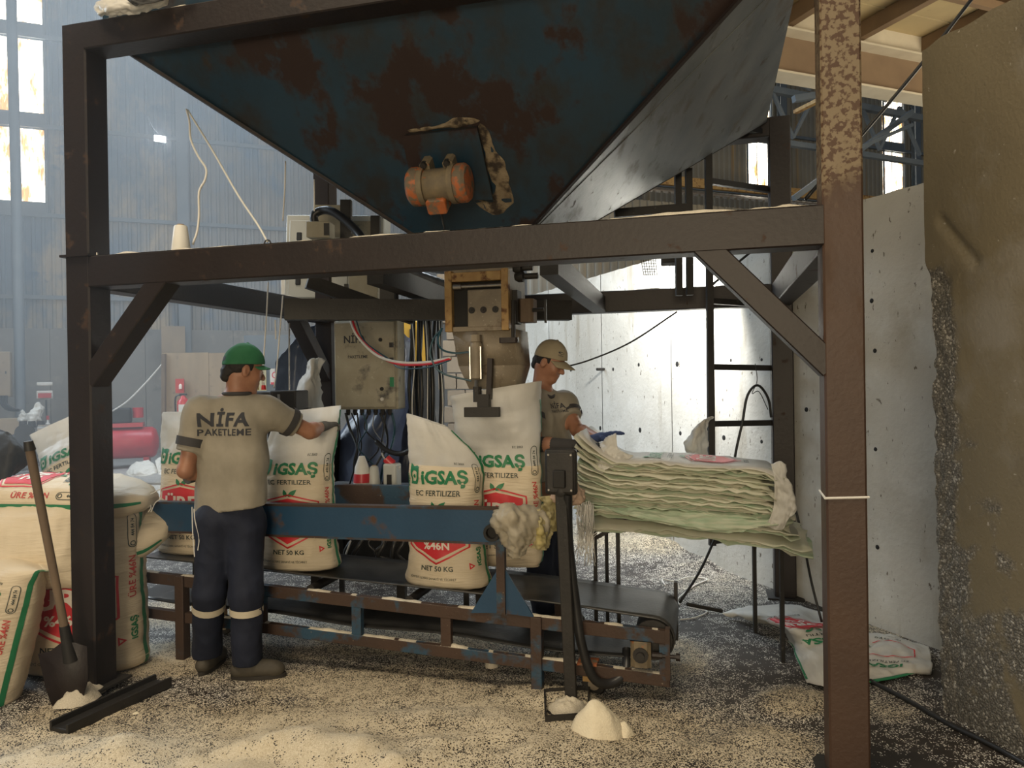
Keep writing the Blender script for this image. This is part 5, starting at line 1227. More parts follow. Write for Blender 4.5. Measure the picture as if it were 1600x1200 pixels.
project_print(bvc, merge2d(ring2d(circ(0, .012, .020, 14, .007), circ(.004, .012, .014, 14, .004)), text2d('NİFA', .007, 0, -.004, bold=.02, sx=1.6)), V(LH2(.055, .082, .080)), (cf * .6 - cr_ * .8), cu_, (cf * .8 + cr_ * .6), .003, 'cap_badge', M['ink_navy'], cap2, .1)
# ================================================================== CABINETS, CABLES AND CLUTTER
def tubeobj(name, label, cat, pts, r, m, n=24, sides=6, group=None, parent=None):
    o = MB().tube(curve_pts([at(*q) if len(q) == 3 and not isinstance(q, Vector) else q for q in pts], n), r, sides).build(name, M[m], parent, 180)
    return tag(o, label, cat, group) if parent is None else o
def wobble(p, s, seed): return p + V((fbm(p, 3, 2), fbm(p + V((9, seed, 0)), 3, 2), fbm(p + V((0, 5, seed)), 3, 2))) * s
# ---- control box of the bagging scale
CX = (EX * .97 + EY * .05).normalized(); CY = EZ.cross(CX)
cb0 = thing('control_box', 'dust-stained tan control box with black lettering hanging behind the filled sacks', 'control box', at(572, 640, 5.45))
cc = at(572, 570, 5.5)
MB().box(cc + CY * .07, CX, CY, EZ, .50, .16, .66).build('case', M['dirty_enc'], cb0, bevel=.012)
MB().box(cc - CY * .022, CX, CY, EZ, .475, .02, .635).build('door', M['dirty_enc'], cb0, bevel=.012)
for z_, m_ in ((.14, 'black_steel'), (.03, 'black_steel'), (-.13, 'pr_green')): MB().box(cc - CY * .036 + CX * .215 + EZ * z_, CX, CY, EZ, .028, .02, .035 if m_ != 'pr_green' else .07).build('latch', M[m_], cb0)
for x_, z_ in ((.13, .18), (.135, -.18)): MB().lathe(cc - CY * .03 + CX * x_ + EZ * z_, -CY, [(0, .014), (.012, .014)], 10).build('lock', M['dark'], cb0)
MB().lathe(cc - CY * .03 + CX * .135 - EZ * .255, -CY, [(0, .016), (.010, .012)], 10).build('button', M['white_pl'], cb0)
for t_, h_, x_, z_ in (('NİFA', .055, -.07, .19), ('PAKETLEME', .022, -.05, .06)):
    vs_, fs_ = text2d(t_, h_, x_, z_, bold=.02); q = MB(); q.v = [tuple(cc - CY * .034 + CX * a + EZ * b_) for a, b_ in vs_]; q.f = fs_; q.m = [0] * len(fs_); q.build('lettering', M['ink_navy'], cb0, fix=False)
for i in range(7): MB().lathe(cc + CY * .05 + CX * (-.17 + i * .055) - EZ * .33, -EZ, [(0, .016), (.02, .018), (.045, .012)], 8).build('cable_gland', M['black_steel'], cb0)
for k_ in (-.2, .2): MB().bar(cc + CX * k_ + CY * .12 + EZ * .30, cc + CX * k_ + CY * .12 + EZ * .62, .03, .03).build('hanger', M['black_steel'], cb0)
rng = random.Random(5)
for i in range(9):
    x0 = 540 + i * 9; Y0 = 5.45 + rng.uniform(0, .15); x1 = x0 + rng.uniform(-15, 25)
    pts = [(x0, 645, Y0), (x0 + rng.uniform(-6, 10), 670, Y0), (x0 + rng.uniform(-12, 20), 700, Y0 - .1), (x1, 735, Y0 - .15), (x1 + rng.uniform(-20, 20), 800, Y0 - .05)]
    m_ = ('cable', 'cable', 'cable', 'hose_blue', 'cable', 'steel', 'cable', 'cable', 'hose_blue')[i]
    tubeobj('cable', 'thin cable hanging in the tangle from the tan control box', 'cable', pts, rng.uniform(.005, .011) if m_ != 'steel' else .004, m_, 22, 6, 'cables under the control box')
tubeobj('hose', 'thick black hose looping behind the front full sack', 'hose', [(588, 690, 5.3), (602, 702, 5.25), (620, 709, 5.2), (636, 706, 5.15), (650, 694, 5.1), (658, 670, 5.2)], .018, 'cable', 30, 8)
# bundle of black cables dropping from the tie beam
for i in range(11):
    x0 = 647 + (i * 4.6) % 46; Y0 = 5.7 + .05 * (i % 4); b_ = 8 * math.sin(i * 1.7)
    tubeobj('cable', 'thick black cable in the vertical bundle beside the bagging head', 'cable', [(x0 + 4 * math.sin(i), 470, Y0), (x0 + b_ * .4, 540, Y0), (x0 + b_, 610, Y0 - .05), (x0 + b_ * .2 + 3, 690, Y0), (x0 + 2, 790, Y0)], .011 + .005 * (i % 3), 'cable', 22, 7, 'black cable bundle')
for i in range(3):
    tubeobj('cable', ('thin white cable among the black cable bundle', 'pale cable along the left of the black bundle', 'grey cable at the right of the black bundle')[i], 'cable', [(642 + 22 * i, 480, 5.65), (648 + 20 * i, 560, 5.62), (644 + 24 * i, 640, 5.62), (652 + 16 * i, 760, 5.62)], .004, 'rope', 20, 6)
# signal hoses sagging to the bagging head
for nm, m_, dy, lab in (('cable', 'rope', 0, 'white cable sagging from the beam to the bagging head'), ('cable', 'pr_red', 3, 'red cable sagging beside the white one to the bagging head'), ('cable', 'hose_blue', 9, 'dark teal cable sagging lowest across the control box')):
    tubeobj(nm, lab, 'cable', [(545 + dy * .8, 478, 5.32), (549 + dy, 505, 5.25), (562 + dy, 530 + dy * .5, 5.2), (590 + dy * 2, 556 + dy * .6, 5.1), (625, 566 + dy, 4.95), (668, 566 + dy * .9, 4.75), (704, 559 + dy * .4, 4.55)], .009 if dy < 5 else .005, m_, 40, 8)
# ---- grey cabinets on the rear corner
gc = thing('electrical_cabinet', 'light grey electrical cabinet with a black lock behind the front crossbeam', 'cabinet', at(505, 475, 6.2))
p0 = at(522, 406, 6.35); GX = V((.995, -.10, -.045)).normalized(); GY = EZ.cross(GX).normalized(); GZ = GX.cross(GY)
MB().box(p0 + GY * .1, GX, GY, GZ, .86, .22, .76).build('case', M['grey_enc'], gc, bevel=.012)
MB().box(p0 - GX * .13 - GY * .02, GX, GY, GZ, .52, .02, .66).build('door', M['grey_enc'], gc, bevel=.006)
MB().box(p0 + GX * .27 - GY * .018, GX, GY, GZ, .25, .016, .66).build('panel', M['dirty_enc'], gc, bevel=.006)
MB().box(p0 - GX * .30 - GY * .035 + GZ * .19, GX, GY, GZ, .045, .02, .07).build('lock', M['dark'], gc, bevel=.008)
MB().box(p0 - GX * .30 - GY * .035 - GZ * .19, GX, GY, GZ, .045, .02, .07).build('lock', M['dark'], gc, bevel=.008)
jb = thing('junction_box', 'beige junction box with an arched black hose above the crossbeam', 'junction box', at(501, 374, 5.6))
q0 = at(501, 361, 5.6); MB().box(q0, GX, GY, EZ, .18, .13, .12).build('case', M['dirty_enc'], jb, bevel=.006)
MB().box(q0 + GX * .07 - GY * .066, GX, GY, EZ, .04, .01, .09).build('clip', M['black_steel'], jb)
tubeobj('hose', None, None, [(492, 350, 5.6), (491, 336, 5.6), (503, 329, 5.6), (520, 331, 5.55), (540, 345, 5.5), (558, 362, 5.45), (568, 376, 5.4)], .032, 'cable', 30, 10, parent=jb)
bp_ = thing('back_plate', 'beige mounting plate behind the arched hose', 'panel', at(512, 372, 6.0)); MB().box(at(512, 346, 6.0), GX, GY, EZ, .22, .03, .26).build('sheet', M['dirty_enc'], bp_); MB().bar(at(541, 374, 5.95), at(541, 313, 5.95), .085, .06).build('upright', M['black_steel'], bp_); MB().bar(at(587, 372, 5.8), at(587, 338, 5.8), .07, .06).build('upright', M['black_steel'], bp_)
wb2 = thing('small_cabinet', 'small white cabinet under the crossbeam beside the hanging strings', 'cabinet', at(456, 462, 6.6)); MB().box(at(454, 450, 6.6), GX, GY, EZ, .13, .12, .16).build('case', M['white_pl'], wb2, bevel=.006); MB().box(at(454, 450, 6.6) - GY * .065, GX, GY, EZ, .10, .01, .13).build('door', M['white_pl'], wb2)
# foil ducts under the hopper
for i, (a, b_, r) in enumerate((((636, 428, 5.6), (706, 452, 5.5), .05), ((640, 452, 5.5), (700, 476, 5.4), .04), ((660, 412, 5.8), (716, 420, 5.7), .055), ((600, 440, 5.7), (660, 462, 5.5), .045))):
    A_, B_ = at(*a), at(*b_); mb = MB(); n = 16; mb.tube([A_.lerp(B_, k_ / n) for k_ in range(n + 1)], [r * (1 + .08 * (k_ % 2)) for k_ in range(n + 1)], 12)
    tag(mb.build('duct', M['steel'], None, 25), ('upper crinkled silver duct beside the bagging head', 'lower crinkled silver duct beside the bagging head', 'thick silver duct right under the crossbeam', 'dull silver duct above the tan control box')[i], 'duct')
for i, (a, b_) in enumerate((((480, 440, 5.0), (645, 497, 5.3)), ((606, 430, 5.2), (606, 482, 5.2)), ((545, 487, 5.6), (700, 487, 5.4)))):
    tag(MB().bar(at(*a), at(*b_), .07 if i != 1 else .10, .09 if i != 1 else .08).build('crossbar', M['black_steel']), ('dust-caked black bar slanting under the crossbeam', 'short black upright above the tan control box', 'long black bar over the control box and cables')[i], 'steel bar')
# ---- thread cone and strings
tc = thing('thread_cone', 'white thread cone standing on the front crossbeam at left', 'thread cone', at(283, 393, 3.85)); b0 = at(283, 391, 3.87); b0 = V((b0.x, b0.y, ZM + .004))
MB().lathe(b0, EZ, [(0, .048), (.006, .050), (.14, .034), (.15, .030)], 24).build('thread', M['white_pl'], tc); MB().lathe(b0 + EZ * .15, EZ, [(0, .018), (.008, .017)], 14).build('core', M['wood'], tc)
tubeobj('string', 'wavy white string hanging from the hopper edge above the thread cone', 'string', [(291, 171, 4.1), (296, 190, 4.05), (298, 218, 4.0), (310, 245, 3.97), (322, 264, 3.96), (320, 282, 3.95), (311, 300, 3.94), (311, 335, 3.94), (308, 362, 3.93), (301, 382, 3.92)], .006, 'rope', 44, 6)
tubeobj('string', 'taut white string from the hopper edge to a hook on the crossbeam', 'string', [(293, 172, 4.1), (330, 232, 4.02), (372, 305, 3.95), (402, 350, 3.9), (418, 378, 3.86)], .0055, 'rope', 30, 6)
tag(MB().tube([V(at(418, 380, 3.86)) + V((.016 * math.cos(a), 0, .016 * math.sin(a))) for a in [2 * math.pi * i / 16 for i in range(17)]], .004, 6, cap=False).build('hook', M['black_steel']), 'small steel ring on the crossbeam holding the taut string', 'hook')
for i, (pts, lab) in enumerate((([(446, 252, 4.7), (445, 290, 4.7), (442, 345, 4.7)], 'white string hanging from the hopper beside the grey cabinet'), ([(491, 280, 4.8), (491, 330, 4.8)], 'short white string hanging from the hopper above the beige plate'),
        ([(419, 441, 4.9), (416, 500, 4.9), (412, 560, 4.9), (410, 600, 4.9)], 'pale film strip hanging above the cap of the worker'), ([(442, 462, 4.9), (437, 520, 4.9), (432, 580, 4.9), (428, 606, 4.9)], 'pale film strip hanging onto the sewing machine'), ([(430, 500, 4.9), (431, 530, 4.9)], 'short pale film strip knotted under the side beam'))):
    tubeobj('string', lab, 'string', pts, .005, 'rope', 16, 5)
# ---- sewing machine behind the gripped sack
sw = thing('sewing_machine', 'black sack sewing machine head hanging behind the green-capped worker', 'sewing machine', at(455, 650, 4.85))
s0 = at(452, 628, 4.85); MB().box(s0, EX, EY, EZ, .19, .16, .15).build('body', M['black_steel'], sw, bevel=.008); MB().box(at(420, 622, 4.9), EX, EY, EZ, .16, .12, .08).build('arm', M['black_steel'], sw, bevel=.01)
MB().box(at(428, 684, 4.72), EX, EY, EZ, .06, .06, .10).build('needle_head', M['black_steel'], sw, bevel=.01); MB().lathe(at(428, 680, 4.70), EX, [(0, .02), (.05, .02)], 12).build('knob', M['black_steel'], sw)
MB().lathe(at(478, 650, 4.85), EX, [(0, .05), (.03, .055), (.04, .04)], 18).build('hand_wheel', M['black_steel'], sw)
MB().tube([at(412, 608, 4.9), at(411, 585, 4.9)], .008, 6).build('thread_guide', M['steel'], sw); MB().tube([at(436, 616, 4.78), at(437, 640, 4.78)], .012, 8).build('tension_post', M['steel'], sw)
for i, (x_, m_) in enumerate(((401, 'yellow_cloth'), (412, 'pr_red'))): MB().lathe(at(x_, 609, 4.88), EZ, [(0, .016), (.03, .014)], 10).build('thread_spool', M[m_], sw)
MB().tube([s0 + EZ * .07, at(452, 505, 4.95)], .006, 6).build('hanging_rod', M['steel'], sw)
# ---- hanging plastic: navy sheet, white sack, grey bag on the ladder
def drape(name, label, cat, P, m, seed, amp=.03, sub=2):
    return cloth(name, label, cat, [[at(*q) for q in r] for r in P], m, amp * 1.3, 22. if P[0][0][2] < 4.5 else (14. if P[0][0][2] < 6 else 5.), 34, seed=seed)
drape('plastic_sheet', 'navy plastic sheet hanging behind the white hanging sack', 'plastic sheet', [[(520, 492, 7.0), (512, 497, 6.8), (500, 505, 7.1), (486, 512, 6.9)], [(520, 520, 7.0), (500, 525, 6.7), (470, 535, 7.1), (437, 560, 6.9)], [(520, 570, 7.0), (495, 575, 6.7), (465, 580, 7.1), (434, 590, 6.9)], [(520, 640, 7.0), (490, 640, 6.8), (460, 640, 7.1), (428, 640, 6.9)], [(520, 720, 7.0), (490, 720, 6.8), (460, 720, 7.1), (435, 720, 6.9)]], 'tarp', 1)
drape('plastic_sheet', 'navy plastic sheet bunched behind the control box and cable bundle, with an added dark lower part', 'plastic sheet', [[(612, 508, 6.6), (630, 520, 6.4), (645, 540, 6.7), (652, 560, 6.5)], [(612, 580, 6.6), (632, 590, 6.3), (648, 600, 6.7), (662, 620, 6.5)], [(560, 640, 6.5), (600, 655, 6.2), (640, 665, 6.6), (668, 690, 6.4)], [(524, 700, 6.5), (575, 712, 6.2), (630, 722, 6.5), (664, 735, 6.4)], [(522, 800, 6.4), (575, 800, 6.2), (630, 800, 6.5), (664, 800, 6.4)], [(522, 868, 6.4), (575, 868, 6.2), (630, 868, 6.5), (664, 868, 6.4)]], 'tarp', 4)  # lower part added as a dark backing that hides the bright floor
drape('plastic_sack', 'white knotted plastic sack hanging on the brace behind the gripped sack', 'sack', [[(482, 566, 5.6), (488, 562, 5.5), (496, 560, 5.6), (508, 566, 5.6)], [(480, 585, 5.5), (486, 586, 5.4), (492, 586, 5.45), (496, 584, 5.5)], [(466, 605, 5.5), (478, 608, 5.35), (490, 606, 5.4), (500, 606, 5.5)], [(456, 650, 5.5), (474, 655, 5.3), (488, 654, 5.4), (502, 640, 5.5)], [(470, 690, 5.5), (480, 695, 5.4), (490, 698, 5.4), (498, 692, 5.5)]], 'film', 6, .02)
drape('plastic_bag', 'grey translucent plastic bag tied to the ladder rail', 'plastic bag', [[(1118, 652, 5.12), (1112, 650, 5.10), (1106, 656, 5.12)], [(1108, 662, 5.1), (1098, 658, 5.04), (1090, 662, 5.1)], [(1108, 680, 5.1), (1088, 676, 5.0), (1074, 684, 5.1)], [(1108, 712, 5.1), (1084, 705, 5.02), (1066, 694, 5.1)], [(1108, 728, 5.1), (1088, 726, 5.05), (1078, 718, 5.1)]], 'film', 8, .015)
# ---- ladder on the rear post
ld = thing('ladder', 'dark steel ladder welded to the rear post in front of the pale wall', 'ladder', at(1113, 850, 5.2))
la, lb_ = at(1113, 852, 5.22), at(1106, 190, 5.22); MB().bar(la, lb_, .045, .045).build('rail', M['black_steel'], ld)
for y_ in (190, 283, 376, 470, 573, 662, 755, 845):
    t_ = (852 - y_) / (852 - 190); a = la.lerp(lb_, t_); b_ = V(fr(FW + .02, FD + .07, a.z - .012)); MB().bar(a, b_, .04, .04).build('rung', M['black_steel'], ld)
tubeobj('cable', 'black cable arching over a ladder rung down to the conveyor end', 'cable', [(1205, 652, 5.1), (1200, 622, 5.08), (1184, 602, 5.06), (1168, 618, 5.06), (1160, 660, 5.06), (1150, 705, 5.05), (1135, 790, 4.95), (1100, 880, 4.8), (1062, 942, 4.7)], .009, 'cable', 46, 7)
tubeobj('cable', 'grey cable slung from the khaki-capped worker up to the rear crossbeam', 'cable', [(872, 576, 5.6), (920, 563, 5.6), (985, 535, 5.6), (1058, 487, 5.6)], .007, 'cable', 26, 6)
tubeobj('cable', 'black cable rising steeply past the mottled post to the roof', 'cable', [(1258, 312, 4.6), (1350, 207, 4.6), (1440, 100, 4.6), (1525, -10, 4.6)], .012, 'cable', 24, 7)
tubeobj('cable', 'black cable crossing behind the front brace', 'cable', [(1112, 446, 5.6), (1145, 417, 5.6), (1185, 384, 5.6)], .01, 'cable', 10, 6)
tubeobj('cable', 'black cable hanging from the end of the sack pile to the floor', 'cable', [(1243, 795, 4.6), (1256, 850, 4.5), (1268, 910, 4.5), (1284, 972, 4.45)], .008, 'cable', 20, 6)
tubeobj('string', 'thin wire loop tangled on the ladder rung', 'wire', [(1180, 568, 5.1), (1183, 595, 5.1), (1175, 615, 5.1), (1186, 612, 5.1), (1200, 640, 5.1)], .003, 'cable', 20, 5)
# ---- yellow cloth and dusty film at the end of the guide rail, rags, fibre
drape('dusty_film', 'dusty crumpled film wrapped over the end of the blue guide rail', 'plastic film', [[(772, 800, 3.85), (790, 790, 3.78), (815, 792, 3.85), (838, 796, 3.9)], [(768, 815, 3.8), (795, 805, 3.70), (820, 810, 3.74), (852, 806, 3.82)], [(778, 835, 3.8), (800, 830, 3.70), (826, 835, 3.76), (856, 832, 3.82)], [(790, 850, 3.82), (805, 855, 3.74), (820, 850, 3.78), (835, 848, 3.82)], [(795, 865, 3.84), (803, 872, 3.78), (812, 868, 3.8), (820, 860, 3.82)]], 'tan_film', 11, .02)
drape('yellow_cloth', 'yellow dusty cloth hanging over the rail end beside the film', 'cloth', [[(826, 796, 3.9), (838, 800, 3.84), (850, 798, 3.88), (858, 802, 3.92)], [(832, 815, 3.84), (842, 818, 3.76), (850, 815, 3.82), (860, 818, 3.86)], [(836, 840, 3.83), (845, 838, 3.76), (852, 842, 3.82), (859, 838, 3.86)], [(832, 856, 3.83), (842, 860, 3.77), (850, 858, 3.82), (857, 856, 3.86)]], 'yellow_cloth', 13, .02)
drape('yellow_sack', 'yellow-green empty sack hanging behind the pedestal pole', 'sack', [[(846, 776, 4.05), (858, 774, 4.0), (872, 776, 4.05), (884, 778, 4.05)], [(848, 800, 4.05), (860, 800, 4.0), (874, 802, 4.05), (884, 802, 4.05)], [(850, 826, 4.05), (862, 830, 4.0), (874, 828, 4.05), (882, 826, 4.05)]], 'yellow_cloth', 15, .02)
M['pink'] = mat('pinkish_cotton_rag', (.62, .46, .36), (.52, .38, .29), .85, scale=14, bump=.15, bscale=150, thin=.1)
drape('rag', 'pinkish cotton rag stuffed behind the switch box', 'rag', [[(884, 748, 3.74), (893, 744, 3.72), (900, 752, 3.74), (904, 760, 3.76)], [(868, 760, 3.74), (884, 758, 3.68), (898, 762, 3.7), (910, 768, 3.76)], [(862, 776, 3.74), (880, 776, 3.69), (898, 780, 3.7), (911, 780, 3.76)], [(864, 782, 3.75), (880, 786, 3.72), (898, 788, 3.73), (909, 784, 3.77)]], 'pink', 17, .015)
fbx = MB(); rng = random.Random(21)
for i in range(60):
    x_ = 903 + rng.uniform(0, 22); pts = [at(x_ + rng.uniform(-4, 4), 786 + rng.uniform(-4, 4), 4.2), at(x_ + rng.uniform(-5, 6), 815, 4.2 + rng.uniform(-.04, .04)), at(x_ + rng.uniform(-6, 8), 840 + rng.uniform(-12, 10), 4.2), at(x_ + rng.uniform(-8, 12), 850 + rng.uniform(-20, 35), 4.2)]
    fbx.tube(curve_pts(pts, 8), .0022, 3, cap=False)
tag(fbx.build('fibre_tuft', M['rope'], None, 180), 'white frayed fibres hanging under the sack pile', 'fibres', None, 'stuff')
fbx = MB()
for i in range(40):
    x_ = 776 + rng.uniform(0, 24); fbx.tube(curve_pts([at(x_, -14, 3.55), at(x_ + rng.uniform(-4, 4), 8, 3.55), at(x_ + rng.uniform(-8, 8), 20 + rng.uniform(-10, 22), 3.55)], 6), .0022, 3, cap=False)
tag(fbx.build('fibre_tuft', M['rope'], None, 180), 'white frayed fibres dangling at the top over the hopper face', 'fibres', None, 'stuff')
# lump of sack and dark sheet on the topmost beam
drape('sack_lump', 'white crumpled sack lying on the topmost beam at upper left', 'sack', [[(150, 14, 3.84), (158, 4, 3.8), (180, -6, 3.78), (215, -14, 3.76), (262, -16, 3.74)], [(153, 22, 3.76), (168, 14, 3.7), (190, 10, 3.68), (222, 6, 3.68), (264, -4, 3.68)], [(158, 27, 3.78), (175, 26, 3.74), (198, 22, 3.72), (225, 17, 3.72), (262, 8, 3.70)]], 'film', 23, .015)
drape('black_sheet', 'black plastic scrap lying over the white sack on the topmost beam', 'plastic', [[(195, -4, 3.67), (225, -10, 3.66), (290, -20, 3.64)], [(205, 6, 3.66), (222, 9, 3.65), (300, -8, 3.64)]], 'dark', 24, .01)
# ---- clutter behind the conveyor
def pot(name, label, cat, px, py, Y, prof_, m, parts=()):
    t_ = thing(name, label, cat, at(px, py, Y)); MB().lathe(at(px, py, Y), EZ, prof_, 16).build('body', M[m], t_)
    for nm, m2, pr in parts: MB().lathe(at(px, py, Y), EZ, pr, 16).build(nm, M[m2], t_)
    return t_
pot('thread_cone', 'grey thread cone with a red band behind the rear guide rail', 'thread cone', 566, 758, 5.1, [(0, .06), (.12, .05), (.20, .02)], 'white_pl', [('band', 'red', [(.02, .061), (.08, .056)])])
pot('thread_cone', 'pale grey thread cone standing right of the red-banded one', 'thread cone', 585, 762, 5.1, [(0, .045), (.14, .03), (.15, .02)], 'grey_enc', [('core', 'wood', [(.15, .016), (.155, .014)])])
gb = thing('oil_can', 'pale plastic can with a dark notch behind the rear guide rail', 'can', at(613, 764, 5.1)); MB().box(at(613, 744, 5.1), EX, EY, EZ, .10, .10, .18).build('body', M['grey_enc'], gb, bevel=.015); MB().box(at(608, 752, 5.04), EX, EY, EZ, .03, .01, .09).build('notch', M['dark'], gb)
rg_ = thing('grease_gun', 'red and white grease gun lying on the pale can', 'tool', at(607, 724, 5.1)); MB().lathe(at(603, 716, 5.1), V((.7, 0, -.7)), [(0, .03), (.06, .034), (.07, .02)], 12).build('head', M['red'], rg_); MB().lathe(at(612, 726, 5.1), V((.8, 0, -.5)), [(0, .022), (.06, .02)], 12).build('barrel', M['white_pl'], rg_); MB().tube([at(596, 708, 5.1), at(603, 722, 5.08)], .006, 6).build('trigger', M['steel'], rg_)
bt = thing('tool_bench', 'dark steel bench behind the conveyor carrying cones and cans', 'bench', fr(1.15, 1.9)); bz_ = at(590, 764, 5.1).z
MB().box(fr(1.0, 1.62, bz_ - .012), EX, EY, EZ, 1.2, .5, .022).build('top', M['black_steel'], bt)
for u in (.45, 1.55):
    for v in (1.42, 1.82): MB().bar(fr(u, v, 0), fr(u, v, bz_ - .02), .035, .035).build('leg', M['black_steel'], bt)
MB().box(fr(1.0, 1.84, bz_ * .55), EX, EY, EZ, 1.1, .012, bz_ * .55).build('back_panel', M['black_steel'], bt)
rng = random.Random(31)
for i in range(7):
    x_ = 560 + i * 13; tubeobj('hose', 'black hose lying in the tangle under the tool bench', 'hose', [(x_, 835, 4.95), (x_ + rng.uniform(-14, 14), 850, 4.9), (x_ + rng.uniform(-25, 15), 866, 4.9), (x_ + rng.uniform(-35, 25), 882, 4.9)], rng.uniform(.008, .018), 'cable', 16, 6, 'hoses under the tool bench')
tubeobj('cable', 'white cable among the black hoses under the tool bench', 'cable', [(548, 845, 4.85), (542, 862, 4.85), (534, 882, 4.85)], .006, 'rope', 12, 6)
# ---- far left: compressor, extinguisher, boards, signs, switchgear
cp = thing('air_compressor', 'red air compressor tank on the floor by the back wall', 'compressor', at(190, 735, 14.6)); c0 = at(150, 694, 14.6); cx_ = HA
MB().lathe(c0, cx_, [(0, .10), (.05, .26), (.12, .31), (1.0, .31), (1.07, .26), (1.12, .10)], 24).build('tank', M['red'], cp, 60)
MB().box(c0 + cx_ * .5 + EZ * .36, cx_, HB, EZ, .7, .4, .08).build('saddle', M['red'], cp); MB().box(c0 + cx_ * .45 + EZ * .55, cx_, HB, EZ, .36, .34, .30).build('pump', M['black_steel'], cp, bevel=.03); MB().lathe(c0 + cx_ * .75 + EZ * .5, EZ, [(0, .10), (.2, .10)], 14).build('motor', M['red'], cp)
for k_ in (.2, .9): MB().box(c0 + cx_ * k_ - EZ * .36, cx_, HB, EZ, .1, .4, .16).build('foot', M['red'], cp)
for i, (P, s_) in enumerate((([[(197, 735, 12.5), (210, 725, 12.5), (232, 718, 12.5)], [(200, 742, 12.3), (215, 735, 12.2), (246, 732, 12.3)], [(205, 744, 12.2), (225, 744, 12.1), (246, 740, 12.2)]], 1), ([[(243, 720, 12.4), (256, 715, 12.4), (268, 720, 12.4)], [(246, 732, 12.2), (258, 726, 12.2), (270, 736, 12.2)], [(248, 742, 12.1), (260, 742, 12.1), (270, 742, 12.1)]], 2))):
    drape('plastic_scrap', ('white plastic scrap on the floor in front of the compressor', 'pale plastic scrap on the floor beside the half hidden sack')[i], 'plastic scrap', P, 'film', 40 + s_, .03)
pw = thing('plywood_partition', 'scuffed plywood partition behind the green-capped worker', 'partition', at(330, 740, 13.0))
for i in range(2): MB().box(at(292 + i * 72, 645, 13.0), V((1, 0, 0)), V((0, 1, 0)), EZ, .80, .04, 2.1).build('board', M['wood'], pw)
MB().bar(at(256, 740, 12.95), at(256, 553, 12.95), .06, .06).build('stud', M['wood_dark'], pw)
tag(MB().box(at(271, 535, 17.85), HA, HB, EZ, .52, .05, .78).build('plywood_board', M['wood']), 'small plywood board fixed above the partition at the column', 'board')
fe = thing('fire_extinguisher', 'red fire extinguisher hanging on the plywood partition', 'fire extinguisher', at(287, 660, 12.8)); e0 = at(287, 658, 12.8)
MB().lathe(e0, EZ, [(0, .09), (.02, .10), (.34, .10), (.40, .05), (.44, .03)], 16).build('cylinder', M['fire_red'], fe); MB().box(e0 + EZ * .46, V((1, 0, 0)), V((0, 1, 0)), EZ, .12, .03, .03).build('handle', M['black_steel'], fe); MB().tube(curve_pts([e0 + V((-.03, 0, .45)), e0 + V((-.13, 0, .42)), e0 + V((-.14, 0, .2)), e0 + V((-.12, 0, .05))], 14), .014, 6).build('hose', M['cable'], fe); MB().box(e0 + V((.02, -.10, .2)), V((1, 0, 0)), V((0, 1, 0)), EZ, .12, .01, .18).build('label_plate', M['white_pl'], fe); MB().box(e0 + V((0, .05, -.03)), V((1, 0, 0)), V((0, 1, 0)), EZ, .24, .18, .03).build('shelf', M['wood'], fe)
sg = thing('fire_sign', 'small red fire extinguisher sign on the plywood partition', 'sign', at(281, 603, 12.9)); MB().box(at(281, 603, 12.92), V((1, 0, 0)), V((0, 1, 0)), EZ, .15, .012, .25).build('plate', M['pr_side'], sg); MB().lathe(at(282, 608, 12.9), EZ, [(0, .025), (.07, .025), (.09, .01)], 10).build('pictogram', M['pr_white'], sg)
dp = thing('dark_panel', 'dark blue notice panel behind the worker with two posters', 'notice panel', at(420, 620, 13.0)); MB().box(at(425, 590, 13.1), V((1, 0, 0)), V((0, 1, 0)), EZ, .95, .05, 1.5).build('panel', M['girt'], dp)
MB().box(at(408, 592, 13.0), V((1, 0, 0)), V((0, 1, 0)), EZ, .18, .012, .42).build('poster', M['yellow_cloth'], dp); o = MB().box(at(430, 588, 13.0), V((1, 0, 0)), V((0, 1, 0)), EZ, .18, .012, .27).build('poster', M['white_pl'], dp)
MB().add(*(lambda A, B: ([at(430, 586, 12.97) + V((.06 * x, 0, .06 * y)) for x, y in A + B], [(i, (i + 1) % 16, 16 + (i + 1) % 16, 16 + i) for i in range(16)]))(circ(0, 0, 1, 16), circ(0, 0, .72, 16))).build('red_ring', M['pr_red'], o)
MB().box(at(430, 599, 12.98), V((1, 0, 0)), V((0, 1, 0)), EZ, .15, .01, .04).build('red_strip', M['pr_red'], o)
tag(MB().tube([at(17, -20, 15.8), at(24, 250, 15.8), at(30, 520, 15.8), at(33, 700, 15.8)], .10, 10).build('downpipe', M['girt']), 'dark vertical pipe running down the blue wall at far left', 'pipe')
sgx = thing('wall_cabinet', 'beige switch cabinet on the back wall at the far left edge', 'cabinet', at(5, 620, 15.6)); MB().box(at(3, 585, 15.6), HA, HB, EZ, .34, .2, .95).build('case', M['wood'], sgx, bevel=.02); MB().box(at(9, 582, 15.45), HA, HB, EZ, .02, .02, .06).build('lock', M['dark'], sgx)
for i in range(3): MB().tube(curve_pts([at(2 + 4 * i, 618, 15.5), at(3 + 4 * i, 632, 15.5), at(14 + 4 * i, 640, 15.5), at(30, 641, 15.5)], 12), .03, 6).build('conduit', M['cable'], sgx)
sx_ = thing('socket_box', 'white and red socket box on the grey concrete wall', 'socket box', at(70, 625, 16.0))
MB().box(at(70, 600, 16.0), HA, HB, EZ, .30, .08, .08).build('cover', M['white_pl'], sx_, bevel=.02); MB().box(at(70, 617, 16.0), HA, HB, EZ, .30, .10, .18).build('case', M['white_pl'], sx_, bevel=.02); MB().box(at(70, 618, 15.92), HA, HB, EZ, .24, .06, .10).build('socket', M['red'], sx_); MB().tube([at(72, 625, 15.95), at(73, 660, 15.9)], .02, 6).build('cable', M['cable'], sx_)
